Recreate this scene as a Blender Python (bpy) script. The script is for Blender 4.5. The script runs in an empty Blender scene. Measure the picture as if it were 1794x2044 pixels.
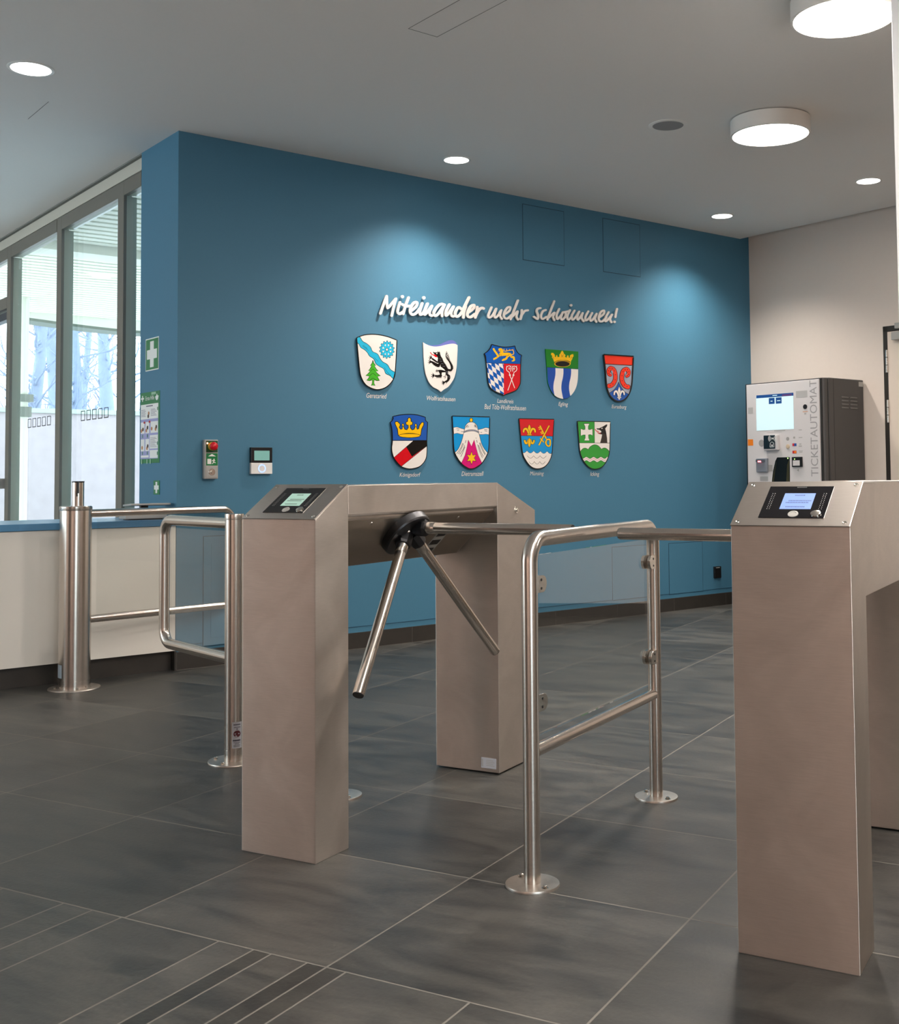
import bpy, math, random
from mathutils import Vector, Matrix, geometry

# ------------------------------------------------------------------ camera, world, exposure
FPX, CX, CY, PITCH, ROLL = 2258.8588, 1041.7798, 843.2535, 0.0477, -0.0089
CAMH = 1.04
YB, YT = 0.88456, 0.489756          # directions of the building grid and of the floor-tile grid
H = 2.987                            # ceiling height
C0 = Vector((-1.903, 6.236, 0.0))    # foot of the blue corner
L = 4.917                            # length of the blue wall
WD = 0.553                           # width of the blue return

scn = bpy.context.scene
cp, sp, cr, sr_ = math.cos(PITCH), math.sin(PITCH), math.cos(ROLL), math.sin(ROLL)
_f = Vector((0, cp, sp)); _u0 = Vector((0, -sp, cp)); _r0 = Vector((1, 0, 0))
_r = cr*_r0 + sr_*_u0; _u = -sr_*_r0 + cr*_u0
cam_d = bpy.data.cameras.new('camera'); cam = bpy.data.objects.new('camera', cam_d)
scn.collection.objects.link(cam)
M = Matrix((( _r.x, _u.x, -_f.x, 0), (_r.y, _u.y, -_f.y, 0), (_r.z, _u.z, -_f.z, CAMH), (0, 0, 0, 1)))
cam.matrix_world = M
cam_d.sensor_fit = 'HORIZONTAL'; cam_d.sensor_width = 36.0
cam_d.lens = 36.0*FPX/1794.0
cam_d.shift_x = (897-CX)/1794.0; cam_d.shift_y = (CY-1022)/1794.0
cam_d.clip_start = 0.05; cam_d.clip_end = 200
scn.camera = cam
scn.view_settings.view_transform = 'Standard'; scn.view_settings.look = 'None'
scn.view_settings.exposure = 0.0; scn.view_settings.gamma = 1.0
scn.view_settings.use_curve_mapping = False

SKY_STRENGTH = 6.2
world = bpy.data.worlds.new('world'); scn.world = world; world.use_nodes = True
bg = world.node_tree.nodes['Background']
bg.inputs['Color'].default_value = (0.80, 0.92, 1.0, 1); bg.inputs['Strength'].default_value = SKY_STRENGTH

DOWN_W, WASH_W, DISC_W = 24.0, 185.0, 40.0
WARM = (1.0, 0.91, 0.82)

# ------------------------------------------------------------------ frames
uB = Vector((math.sin(YB), math.cos(YB), 0)); wB = Vector((-math.cos(YB), math.sin(YB), 0))
tA = Vector((math.sin(YT), math.cos(YT), 0)); tB = Vector((-math.cos(YT), math.sin(YT), 0))
# building frame: X = out of the blue wall into the room, Y = along the blue wall, origin at the blue corner
MB_ = Matrix.Translation(C0) @ Matrix.Rotation(-YB, 4, 'Z')
# tile frame: X = to the right, Y = away
MT_ = Matrix.Rotation(-YT, 4, 'Z')
FR = {'B': MB_, 'T': MT_, 'W': Matrix.Identity(4)}
O = Vector((0, 0, CAMH))
def ray(x, y):
    return _r*((x-CX)/FPX) + _u*(-(y-CY)/FPX) + _f
def hit(x, y, n, c):
    d = ray(x, y); return O + d*((c-n.dot(O))/n.dot(d))
def onblue(x, y, off=0.0):           # photo point -> (s, z) on the blue wall (off = distance in front of it)
    P = hit(x, y, wB, wB.dot(C0)-off); return ((P-C0).dot(uB), P.z)
def onside(x, y, s):                 # photo point -> (X, z) on a plane parallel to the right wall
    P = hit(x, y, uB, uB.dot(C0)+s); return (-(P-C0).dot(wB), P.z)

# ------------------------------------------------------------------ materials
MATS = {}
def newmat(name):
    m = bpy.data.materials.new(name); m.use_nodes = True; nt = m.node_tree
    return m, nt, nt.nodes['Principled BSDF']
def srgb(r, g, b):
    return tuple(((c/255)/12.92 if c/255 <= .04045 else ((c/255+.055)/1.055)**2.4) for c in (r, g, b))
def paint(name, col, rough=.5, metal=0, spec=.5, noise=0, nscale=40, bump=0):
    if name in MATS: return MATS[name]
    m, nt, p = newmat(name)
    p.inputs['Base Color'].default_value = (*col, 1); p.inputs['Roughness'].default_value = rough
    p.inputs['Metallic'].default_value = metal; p.inputs['Specular IOR Level'].default_value = spec
    if noise or bump:
        tc = nt.nodes.new('ShaderNodeTexCoord'); nz = nt.nodes.new('ShaderNodeTexNoise')
        nz.inputs['Scale'].default_value = nscale; nz.inputs['Detail'].default_value = 4
        nt.links.new(tc.outputs['Object'], nz.inputs['Vector'])
        if noise:
            mr = nt.nodes.new('ShaderNodeMapRange'); mr.inputs[3].default_value = 1-noise; mr.inputs[4].default_value = 1+noise
            nt.links.new(nz.outputs['Fac'], mr.inputs[0])
            mx = nt.nodes.new('ShaderNodeVectorMath'); mx.operation = 'SCALE'; mx.inputs[0].default_value = col
            nt.links.new(mr.outputs[0], mx.inputs['Scale']); nt.links.new(mx.outputs[0], p.inputs['Base Color'])
        if bump:
            b = nt.nodes.new('ShaderNodeBump'); b.inputs['Strength'].default_value = bump; b.inputs['Distance'].default_value = .002
            nt.links.new(nz.outputs['Fac'], b.inputs['Height']); nt.links.new(b.outputs[0], p.inputs['Normal'])
    MATS[name] = m; return m
def emit(name, col, s):
    if name in MATS: return MATS[name]
    m, nt, p = newmat(name)
    p.inputs['Base Color'].default_value = (*[c*.5 for c in col], 1)
    p.inputs['Emission Color'].default_value = (*col, 1); p.inputs['Emission Strength'].default_value = s
    MATS[name] = m; return m
def steel(name, col, rough, aniso, streak=(1, 1, 1), amount=.06, vertical=True, smudge=.0):
    m, nt, p = newmat(name); N = nt.nodes.new; LK = nt.links.new
    p.inputs['Metallic'].default_value = 1; p.inputs['Base Color'].default_value = (*col, 1)
    tc = N('ShaderNodeTexCoord'); mp = N('ShaderNodeMapping'); mp.inputs['Scale'].default_value = streak
    LK(tc.outputs['Object'], mp.inputs['Vector'])
    nz = N('ShaderNodeTexNoise'); nz.inputs['Scale'].default_value = 30; nz.inputs['Detail'].default_value = 5
    LK(mp.outputs[0], nz.inputs['Vector'])
    n2 = N('ShaderNodeTexNoise'); n2.inputs['Scale'].default_value = 5; n2.inputs['Detail'].default_value = 5; n2.inputs['Distortion'].default_value = 1.2
    LK(tc.outputs['Object'], n2.inputs['Vector'])
    ad = N('ShaderNodeMath'); ad.operation = 'MULTIPLY_ADD'; ad.inputs[1].default_value = amount*2; ad.inputs[2].default_value = rough-amount
    LK(nz.outputs['Fac'], ad.inputs[0])
    a2 = N('ShaderNodeMath'); a2.operation = 'MULTIPLY_ADD'; a2.inputs[1].default_value = smudge*2; 
    LK(n2.outputs['Fac'], a2.inputs[0]); LK(ad.outputs[0], a2.inputs[2])
    LK(a2.outputs[0], p.inputs['Roughness'])
    mr = N('ShaderNodeMapRange'); mr.inputs[1].default_value = .3; mr.inputs[2].default_value = .7; mr.inputs[3].default_value = .93; mr.inputs[4].default_value = 1.05
    LK(nz.outputs['Fac'], mr.inputs[0])
    mx = N('ShaderNodeVectorMath'); mx.operation = 'SCALE'; mx.inputs[0].default_value = col
    mb_ = N('ShaderNodeMapRange'); mb_.inputs[1].default_value = .3; mb_.inputs[2].default_value = .7; mb_.inputs[3].default_value = 1-smudge*2.2; mb_.inputs[4].default_value = 1+smudge
    LK(n2.outputs['Fac'], mb_.inputs[0]); mm_ = N('ShaderNodeMath'); mm_.operation = 'MULTIPLY'; LK(mr.outputs[0], mm_.inputs[0]); LK(mb_.outputs[0], mm_.inputs[1])
    LK(mm_.outputs[0], mx.inputs['Scale']); LK(mx.outputs[0], p.inputs['Base Color'])
    if aniso:
        p.inputs['Anisotropic'].default_value = aniso
        p.inputs['Anisotropic Rotation'].default_value = .25 if vertical else 0
        tg = N('ShaderNodeTangent'); tg.direction_type = 'RADIAL'; tg.axis = 'Z'; LK(tg.outputs[0], p.inputs['Tangent'])
    MATS[name] = m; return m
STEEL = steel('brushed_steel', (.66, .605, .56), .33, .95, (1, 1, 60), .03, True, .05)
TUBE = steel('ground_steel_tube', (.66, .61, .56), .24, .6, (1, 1, 30), .03, True)
BAR = steel('ground_steel_bar', (.66, .60, .545), .22, 0, (20, 20, 2), .03)
POL = steel('polished_steel', (.66, .63, .58), .2, 0, (4, 4, 4), .03)
FLG = steel('flange_steel', (.60, .55, .50), .36, 0, (3, 3, 3), .05)
LIDST = steel('lid_steel', (.58, .53, .49), .30, 0, (1, 60, 60), .03, True, .0)
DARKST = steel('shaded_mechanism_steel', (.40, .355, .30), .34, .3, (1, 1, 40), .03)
HUBM = paint('gunmetal_casting', (.075, .075, .08), .36, 1)
BLUE = paint('blue_wall_paint', srgb(69, 120, 147), .55, 0, .35, .03, 60, .15)
BLUE2 = paint('blue_counter_laminate', srgb(84, 140, 182), .35)
WHITEW = paint('white_wall_paint', srgb(226, 214, 204), .7, 0, .3, .02, 30, .1)
CEIL = paint('ceiling_paint', srgb(236, 233, 229), .8, 0, .2, .015, 50, .15)
WHITE = paint('white_lacquer', srgb(236, 232, 226), .4)
CNT = paint('white_counter_laminate', srgb(240, 236, 228), .35)
BLACK = paint('black', (.006, .006, .007), .3)
BLACKG = paint('black_glass', (.004, .004, .006), .08)
DARKF = paint('dark_bronze_frame', (.17, .155, .13), .4, .2)
FRM = paint('daylit_frame_side', (.36, .38, .31), .45)  # lighter copy of the frame, daylight on its side faces put into the colour
SKIRT = paint('skirting_tile', (.035, .031, .027), .4, 0, .5, .25, 12)
GROUT = paint('grout', srgb(130, 126, 119), .8)
GREY = paint('device_grey', srgb(170, 168, 164), .4)
GREEN = paint('sign_green', srgb(0, 120, 62), .35)
SIGNW = paint('sign_white', srgb(238, 236, 232), .35)
RUB = paint('black_rubber', (.01, .01, .01), .6)

def glassmat(name, tint=(.95, .98, .96), k=1.0):
    m = bpy.data.materials.new(name); m.use_nodes = True; nt = m.node_tree; nt.nodes.clear(); N = nt.nodes.new
    o = N('ShaderNodeOutputMaterial'); mx = N('ShaderNodeMixShader'); tr = N('ShaderNodeBsdfTransparent'); gl = N('ShaderNodeBsdfGlossy')
    fr = N('ShaderNodeFresnel'); ge = N('ShaderNodeNewGeometry'); io = N('ShaderNodeMapRange'); io.inputs[3].default_value = 1.5; io.inputs[4].default_value = 1/1.5
    nt.links.new(ge.outputs['Backfacing'], io.inputs[0]); nt.links.new(io.outputs[0], fr.inputs[0])
    tr.inputs[0].default_value = (*tint, 1); gl.inputs['Roughness'].default_value = 0.0; gl.inputs['Color'].default_value = (1, 1, 1, 1)
    mu = N('ShaderNodeMath'); mu.operation = 'MULTIPLY'; mu.inputs[1].default_value = k
    nt.links.new(fr.outputs[0], mu.inputs[0])
    nt.links.new(mu.outputs[0], mx.inputs[0]); nt.links.new(tr.outputs[0], mx.inputs[1]); nt.links.new(gl.outputs[0], mx.inputs[2]); nt.links.new(mx.outputs[0], o.inputs[0])
    MATS[name] = m; return m
GLASS = glassmat('clear_glass', (.975, .98, .975), .85); WGLASS = glassmat('window_glass', (.975, .99, .98), .6)

def tilemat():
    m, nt, p = newmat('slate_floor_tile'); N = nt.nodes.new; LK = nt.links.new
    tc = N('ShaderNodeTexCoord'); at = N('ShaderNodeAttribute'); at.attribute_name = 'tone'
    mp = N('ShaderNodeMapping'); mp.inputs['Scale'].default_value = (1.0, 3.0, 1)
    rnd = N('ShaderNodeVectorMath'); rnd.operation = 'SCALE'; rnd.inputs['Scale'].default_value = 37.0
    LK(at.outputs['Color'], rnd.inputs[0])
    va = N('ShaderNodeVectorMath'); LK(tc.outputs['Object'], va.inputs[0]); LK(rnd.outputs[0], va.inputs[1]); LK(va.outputs[0], mp.inputs['Vector'])
    n1 = N('ShaderNodeTexNoise'); n1.inputs['Scale'].default_value = 2.6; n1.inputs['Detail'].default_value = 9; n1.inputs['Roughness'].default_value = .68; n1.inputs['Distortion'].default_value = .5
    n2 = N('ShaderNodeTexNoise'); n2.inputs['Scale'].default_value = 90; n2.inputs['Detail'].default_value = 4
    LK(mp.outputs[0], n1.inputs['Vector']); LK(tc.outputs['Object'], n2.inputs['Vector'])
    cr_ = N('ShaderNodeValToRGB'); e = cr_.color_ramp.elements
    e[0].position = .34; e[0].color = (.027, .028, .029, 1); e[1].position = .68; e[1].color = (.092, .088, .078, 1)
    LK(n1.outputs['Fac'], cr_.inputs[0])
    mr = N('ShaderNodeMapRange'); mr.inputs[3].default_value = .80; mr.inputs[4].default_value = 1.22; LK(n2.outputs['Fac'], mr.inputs[0])
    sp_ = N('ShaderNodeSeparateColor'); LK(at.outputs['Color'], sp_.inputs[0])
    m2 = N('ShaderNodeMapRange'); m2.inputs[3].default_value = .62; m2.inputs[4].default_value = 1.35; LK(sp_.outputs[0], m2.inputs[0])
    mm = N('ShaderNodeMath'); mm.operation = 'MULTIPLY'; LK(mr.outputs[0], mm.inputs[0]); LK(m2.outputs[0], mm.inputs[1])
    sc = N('ShaderNodeVectorMath'); sc.operation = 'SCALE'; LK(cr_.outputs[0], sc.inputs[0]); LK(mm.outputs[0], sc.inputs['Scale'])
    LK(sc.outputs[0], p.inputs['Base Color'])
    r2 = N('ShaderNodeMapRange'); r2.inputs[3].default_value = .34; r2.inputs[4].default_value = .52; LK(n1.outputs['Fac'], r2.inputs[0]); LK(r2.outputs[0], p.inputs['Roughness'])
    b = N('ShaderNodeBump'); b.inputs['Strength'].default_value = .25; b.inputs['Distance'].default_value = .002
    LK(n2.outputs['Fac'], b.inputs['Height']); LK(b.outputs[0], p.inputs['Normal'])
    MATS['slate'] = m; return m
SLATE = tilemat()

# ------------------------------------------------------------------ mesh helpers
class MB:
    def __init__(s): s.v = []; s.f = []; s.m = []; s.tone = None
    def add(s, vs, fs, mi=0):
        o = len(s.v); s.v += [Vector(v) for v in vs]
        for f in fs: s.f.append([o+i for i in f]); s.m.append(mi)
        return s
    def box(s, x0, x1, y0, y1, z0, z1, mi=0):
        x0, x1 = sorted((x0, x1)); y0, y1 = sorted((y0, y1)); z0, z1 = sorted((z0, z1))
        v = [(x0,y0,z0),(x1,y0,z0),(x1,y1,z0),(x0,y1,z0),(x0,y0,z1),(x1,y0,z1),(x1,y1,z1),(x0,y1,z1)]
        return s.add(v, [(0,3,2,1),(4,5,6,7),(0,1,5,4),(1,2,6,5),(2,3,7,6),(3,0,4,7)], mi)
    def prism(s, poly, fn, d0, d1, mi=0, side=None):
        """poly 2D, fn(a,b,d)->3D; closed solid between d0 and d1"""
        n = len(poly); v = [fn(a, b, d0) for a, b in poly] + [fn(a, b, d1) for a, b in poly]
        tri = geometry.tessellate_polygon([[Vector((a, b, 0)) for a, b in poly]])
        fs = [tuple(t) for t in tri] + [tuple(i+n for i in reversed(t)) for t in tri]
        s.add(v, fs, mi)
        o = len(s.v)-2*n
        for i in range(n):
            j = (i+1) % n; s.f.append([o+i, o+j, o+n+j, o+n+i]); s.m.append(mi if side is None else side)
        return s
    def flat(s, poly, fn, d, mi=0):
        v = [fn(a, b, d) for a, b in poly]
        tri = geometry.tessellate_polygon([[Vector((a, b, 0)) for a, b in poly]])
        return s.add(v, [tuple(t) for t in tri], mi)
    def tube(s, path, r, n=24, mi=0, caps=True, closed=False):
        P = [Vector(p) for p in path]; rs = r if isinstance(r, (list, tuple)) else [r]*len(P)
        T = []
        for i in range(len(P)):
            a = P[max(i-1, 0)]; b = P[min(i+1, len(P)-1)]
            if closed: a = P[i-1]; b = P[(i+1) % len(P)]
            T.append((b-a).normalized())
        up = Vector((0, 0, 1)) if abs(T[0].z) < .9 else Vector((1, 0, 0))
        nrm = (up - T[0]*up.dot(T[0])).normalized(); vs = []
        for i in range(len(P)):
            nrm = (nrm - T[i]*nrm.dot(T[i])).normalized(); bn = T[i].cross(nrm)
            for k in range(n):
                a = 2*math.pi*k/n; vs.append(P[i] + (nrm*math.cos(a)+bn*math.sin(a))*rs[i])
        fs = []
        rng = len(P) if closed else len(P)-1
        for i in range(rng):
            i2 = (i+1) % len(P)
            for k in range(n):
                k2 = (k+1) % n; fs.append((i*n+k, i*n+k2, i2*n+k2, i2*n+k))
        if caps and not closed:
            fs.append(tuple(reversed(range(n)))); fs.append(tuple((len(P)-1)*n+k for k in range(n)))
        return s.add(vs, fs, mi)
    def lathe(s, c, ax, prof, n=32, mi=0, caps=True):
        """prof: list of (distance along ax, radius)"""
        c = Vector(c); ax = Vector(ax).normalized()
        up = Vector((0, 0, 1)) if abs(ax.z) < .9 else Vector((1, 0, 0))
        a1 = (up-ax*up.dot(ax)).normalized(); a2 = ax.cross(a1); vs = []
        for d, r in prof:
            for k in range(n):
                a = 2*math.pi*k/n; vs.append(c+ax*d+(a1*math.cos(a)+a2*math.sin(a))*max(r, 1e-5))
        fs = []
        for i in range(len(prof)-1):
            for k in range(n):
                k2 = (k+1) % n; fs.append((i*n+k, i*n+k2, (i+1)*n+k2, (i+1)*n+k))
        if caps: fs.append(tuple(reversed(range(n)))); fs.append(tuple((len(prof)-1)*n+k for k in range(n)))
        return s.add(vs, fs, mi)

def make(name, mb, mats, base=(0, 0, 0), smooth=0, bevel=0, recalc=True):
    me = bpy.data.meshes.new(name); b = Vector(base)
    me.from_pydata([v-b for v in mb.v], [], mb.f)
    for m in (mats if isinstance(mats, (list, tuple)) else [mats]): me.materials.append(m)
    me.polygons.foreach_set('material_index', mb.m)
    if recalc:
        import bmesh
        bm = bmesh.new(); bm.from_mesh(me); bmesh.ops.recalc_face_normals(bm, faces=bm.faces); bm.to_mesh(me); bm.free()
    if smooth:
        me.polygons.foreach_set('use_smooth', [True]*len(me.polygons)); me.set_sharp_from_angle(angle=math.radians(smooth))
    me.update()
    o = bpy.data.objects.new(name, me); scn.collection.objects.link(o)
    if bevel:
        md = o.modifiers.new('bevel', 'BEVEL'); md.width = bevel; md.segments = 2; md.limit_method = 'ANGLE'; md.angle_limit = math.radians(30)
    return o
def props(o, label=None, cat=None, group=None, kind=None):
    if label: o['label'] = label
    if cat: o['category'] = cat
    if group: o['group'] = group
    if kind: o['kind'] = kind
    return o
def placed(o, frame, base):
    o.matrix_world = FR[frame] @ Matrix.Translation(Vector(base)); return o
class Thing:
    """an Empty at the thing's base; parts are given in the coordinates of its frame"""
    def __init__(s, name, label, cat, frame, base, group=None, kind=None):
        s.o = bpy.data.objects.new(name, None); scn.collection.objects.link(s.o); s.o.empty_display_size = .1
        s.base = Vector(base); placed(s.o, frame, base); props(s.o, label, cat, group, kind)
    def part(s, name, mb, mats, parent=None, label=None, **k):
        o = make(name, mb, mats, s.base, **k); o.parent = parent or s.o
        if label: o['label'] = label
        return o
def solo(name, mb, mats, frame, base, label=None, cat=None, group=None, kind=None, **k):
    return props(placed(make(name, mb, mats, base, **k), frame, base), label, cat, group, kind)

def fillet(pts, r, n=8):
    P = [Vector(p) for p in pts]; out = [P[0]]
    for i in range(1, len(P)-1):
        a = (P[i-1]-P[i]).normalized(); b = (P[i+1]-P[i]).normalized(); th = a.angle(b)
        d = r/math.tan(th/2); c = P[i]+(a+b).normalized()*(r/math.sin(th/2)); s = P[i]+a*d-c; e = P[i]+b*d-c
        ang = s.angle(e)
        for k in range(n+1):
            t = k/n; out.append(c + (s*math.sin((1-t)*ang)+e*math.sin(t*ang))/math.sin(ang))
    out.append(P[-1]); return out
def circ(cx, cy, rx, ry=None, n=32, a0=0, a1=360):
    ry = rx if ry is None else ry; full = abs(a1-a0) >= 360; k = n if full else n+1
    return [(cx+rx*math.cos(math.radians(a0+(a1-a0)*i/n)), cy+ry*math.sin(math.radians(a0+(a1-a0)*i/n))) for i in range(k)]
def smooth(P, closed=False, k=5):
    n = len(P); out = []
    for i in range(n if closed else n-1):
        p0 = P[(i-1) % n] if closed or i > 0 else P[0]; p1 = P[i]; p2 = P[(i+1) % n]; p3 = P[(i+2) % n] if closed or i+2 < n else P[-1]
        for j in range(k):
            t = j/k; out.append(tuple(.5*((2*p1[q])+(-p0[q]+p2[q])*t+(2*p0[q]-5*p1[q]+4*p2[q]-p3[q])*t*t+(-p0[q]+3*p1[q]-3*p2[q]+p3[q])*t**3) for q in (0, 1)))
    if not closed: out.append(tuple(P[-1]))
    return out
def ribbon(P, w, closed=False, taper=None):
    """outline polygon pieces (quads) of a stroke"""
    out = []; n = len(P); L_ = []; R_ = []
    for i in range(n):
        a = P[(i-1) % n] if closed or i else P[0]; b = P[(i+1) % n] if closed or i < n-1 else P[-1]
        dx, dy = b[0]-a[0], b[1]-a[1]; l = math.hypot(dx, dy) or 1
        ww = (w if taper is None else w*taper(i/(n-1)))/2
        L_.append((P[i][0]-dy/l*ww, P[i][1]+dx/l*ww)); R_.append((P[i][0]+dy/l*ww, P[i][1]-dx/l*ww))
    for i in range(n if closed else n-1):
        j = (i+1) % n; out.append([L_[i], L_[j], R_[j], R_[i]])
    return out
def clip(sub, cl):
    """Sutherland-Hodgman; cl convex"""
    area = sum(cl[i][0]*cl[(i+1) % len(cl)][1]-cl[(i+1) % len(cl)][0]*cl[i][1] for i in range(len(cl)))
    sg = 1 if area > 0 else -1; out = list(sub)
    for i in range(len(cl)):
        a, b = cl[i], cl[(i+1) % len(cl)]; inp = out; out = []
        side = lambda p: sg*((b[0]-a[0])*(p[1]-a[1])-(b[1]-a[1])*(p[0]-a[0]))
        for j in range(len(inp)):
            p, q = inp[j-1], inp[j]; sp1, sq = side(p), side(q)
            if sq >= 0:
                if sp1 < 0: t = sp1/(sp1-sq); out.append((p[0]+(q[0]-p[0])*t, p[1]+(q[1]-p[1])*t))
                out.append(q)
            elif sp1 >= 0: t = sp1/(sp1-sq); out.append((p[0]+(q[0]-p[0])*t, p[1]+(q[1]-p[1])*t))
        if not out: return []
    return out

_fc = {}
def text2d(txt, shear=0.0):
    """tessellated 2D text normalised to its bounding box (0..1, 0..1)"""
    if (txt, shear) in _fc: return _fc[(txt, shear)]
    c = bpy.data.curves.new('lettering', 'FONT'); c.body = txt; c.shear = shear; c.resolution_u = 3; c.offset = 0 if 'M' in txt else .005; c.fill_mode = 'FRONT'
    o = bpy.data.objects.new('lettering', c); scn.collection.objects.link(o)
    dg = bpy.context.evaluated_depsgraph_get(); dg.update(); me = bpy.data.meshes.new_from_object(o.evaluated_get(dg))
    V = [(v.co.x, v.co.y) for v in me.vertices]; F = [tuple(p.vertices) for p in me.polygons]
    bpy.data.objects.remove(o); bpy.data.curves.remove(c); bpy.data.meshes.remove(me)
    x0 = min(v[0] for v in V); x1 = max(v[0] for v in V); y0 = min(v[1] for v in V); y1 = max(v[1] for v in V)
    V = [((a-x0)/(x1-x0), (b-y0)/(y1-y0)) for a, b in V]
    _fc[(txt, shear)] = (V, F); return V, F
def put_text(mb, txt, fn, h0, h1, v0, v1, d, mi=0, shear=0.0):
    V, F = text2d(txt, shear)
    mb.add([fn(h0+(h1-h0)*a, v0+(v1-v0)*b, d) for a, b in V], F, mi)

# ------------------------------------------------------------------ room shell
def in_room(s, x):
    return (-6.4 < s < 5.3 and 0-.5 < x < 9.4) or (-6.4 < s < .35 and -4.9 < x <= 0.6)
rng = random.Random(7)
inv = FR['B'].inverted() @ FR['T']
G = .0025
fl = MB(); tones = []
def tile(x0, x1, y0, y1, tone):
    c = inv @ Vector(((x0+x1)/2, (y0+y1)/2, 0))
    if not in_room(c.y, c.x): return
    fl.add([(x0+G, y0+G, 0), (x1-G, y0+G, 0), (x1-G, y1-G, 0), (x0+G, y1-G, 0)], [(0, 1, 2, 3)], 0); tones.append(tone)
Y0 = 1.972; P_ = .598; XS = 1.535
def tn(k=1): return (min(1, max(0, rng.gauss(.5, .17*k))), rng.random(), rng.random())
for i in range(-22, 26):
    for j in range(-14, 16):
        if j == -1 and -7 < i < 9: continue
        tile(-XS+.6*(i), -XS+.6*(i+1), Y0+P_*j, Y0+P_*(j+1), tn())
# the row of cut strips in front of the turnstiles
cuts = [(4.5, .5), (3.9, .5), (3.3, .55), (3.05, .5), (2.95, .5), (2.65, .6), (2.566, .5), (2.342, .6), (2.242, .55), (2.143, .55), (1.837, .75), (1.735, .05), (1.685, .62), (1.586, .05), (1.535, .12), (1.483, .55), (1.18, .5), (.58, .5), (-.02, .5), (-.62, .5), (-1.22, .5), (-1.82, .5), (-2.4, .5), (-3, .5)]
for k in range(len(cuts)-1):
    tile(-cuts[k][0], -cuts[k+1][0], Y0-P_, Y0, (cuts[k+1][1] if False else cuts[k][1], rng.random(), rng.random()))
ft = len(fl.f)
fl.add([(-12, -9, -.0015), (12, -9, -.0015), (12, 13, -.0015), (-12, 13, -.0015)], [], 1)
me_f = make('floor', fl, [SLATE, GROUT], recalc=False)
ca = me_f.data.color_attributes.new('tone', 'FLOAT_COLOR', 'CORNER')
for p, t in zip(me_f.data.polygons, tones):
    for li in p.loop_indices: ca.data[li].color = (*t, 1)
placed(me_f, 'T', (0, 0, 0)); props(me_f, kind='structure')
gb = MB(); gb.box(-.0, 9.0, -6, L, -.12, -.0004).box(-4.8, 0, -6, .0, -.12, -.0004)
solo('floor', gb, GROUT, 'B', (0, 0, 0), kind='structure')

cb = MB(); GAP = .11
cb.box(0, 9.0, -6, L-GAP, H, H+.06).box(0, 9.0, -6, L, H+.06, H+.2).box(-4.8, 0, -6, -.0, H, H+.2)
solo('ceiling', cb, CEIL, 'B', (0, 0, H), kind='structure')
wb = MB(); wb.box(-WD, 0, 0, L+.3, 0, H+.2); solo('wall_back', wb, BLUE, 'B', (0, 0, 0), kind='structure')
wr = MB()
DX0, DX1, DZ = 1.25, 2.25, 2.13
wr.box(0, DX0, L, L+.3, 0, H+.2).box(DX0, DX1, L, L+.3, DZ, H+.2).box(DX1, 9.0, L, L+.3, 0, H+.2)
solo('wall_right', wr, WHITEW, 'B', (0, L, 0), kind='structure')
# wall behind the camera with a glazed opening, and the left wall
WALLP = paint('warm_wall_paint', srgb(240, 212, 200), .75)
solo('added_cladding', MB().box(4.2, 9.0, L-.03, L-.001, .1, H-.1), paint('reflected_brown', srgb(116, 92, 64), .5), 'B', (6, L, .1), kind='structure')  # added out of view so the steel sides reflect brown
wf = MB(); wf.box(9.0, 9.3, -6.3, -3.6, 0, H+.2).box(9.0, 9.3, -3.6, -1.5, 2.4, H+.2).box(9.0, 9.3, -1.5, L+.3, 0, H+.2)
solo('wall_front', wf, WALLP, 'B', (9.0, 0, 0), kind='structure')
wl = MB(); wl.box(.2, 9.0, -6.3, -6.0, 0, H+.2).box(-4.8, .2, -6.3, -6.0, 0, .4).box(-4.8, .2, -6.3, -6.0, 2.75, H+.2)
solo('wall_left', wl, WALLP, 'B', (0, -6, 0), kind='structure')
wo = MB(); wo.box(-5.0, -4.8, -6.3, .2, 0, H+.2); solo('wall_office', wo, WHITEW, 'B', (-4.8, 0, 0), kind='structure')
w5 = MB()
for a in (-3.6, -2.55, -1.56): w5.box(9.05, 9.13, a, a+.06, 0, 2.4)
w5.box(9.05, 9.13, -3.6, -1.5, 2.34, 2.4).box(9.05, 9.13, -3.6, -1.5, 0, .08)
t = Thing('window_5', None, None, 'B', (9.05, -2.5, 0), kind='structure'); t.part('window_frame', w5, DARKF)
t.part('pane', MB().box(9.085, 9.095, -3.55, -1.55, .08, 2.34), WGLASS)
w6 = MB()
for a in (-4.8, -3.2, -1.6, .12): w6.box(a, a+.08, -6.12, -6.04, .4, 2.75)
w6.box(-4.8, .2, -6.12, -6.04, 2.67, 2.75).box(-4.8, .2, -6.12, -6.04, .4, .48)
t = Thing('window_6', None, None, 'B', (-2.3, -6.05, .4), kind='structure'); t.part('window_frame', w6, DARKF)
t.part('pane', MB().box(-4.75, .15, -6.085, -6.075, .48, 2.67), WGLASS)
solo('added_dark_pillar', MB().box(5.08, 5.36, -6, -5.93, 0, H), paint('reflected_dark', srgb(40, 36, 40), .5), 'B', (5.2, -6, 0), kind='structure')  # added out of view as a dark band for the steel to reflect
t = Thing('added_dark_door', None, None, 'B', (3.9, -6, 0), kind='structure')  # unseen dark door, added to darken the reflections in the steel fronts
t.part('door_frame', MB().box(2.3, 4.4, -6.0, -5.96, 0, H), paint('reflected_dark_wood', srgb(72, 58, 52), .4))
t.part('door_leaf', MB().box(2.4, 3.34, -5.96, -5.93, .01, 2.4), MATS['reflected_dark_wood']); t.part('door_leaf', MB().box(3.36, 4.3, -5.96, -5.93, .01, 2.4), MATS['reflected_dark_wood'])

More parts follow.
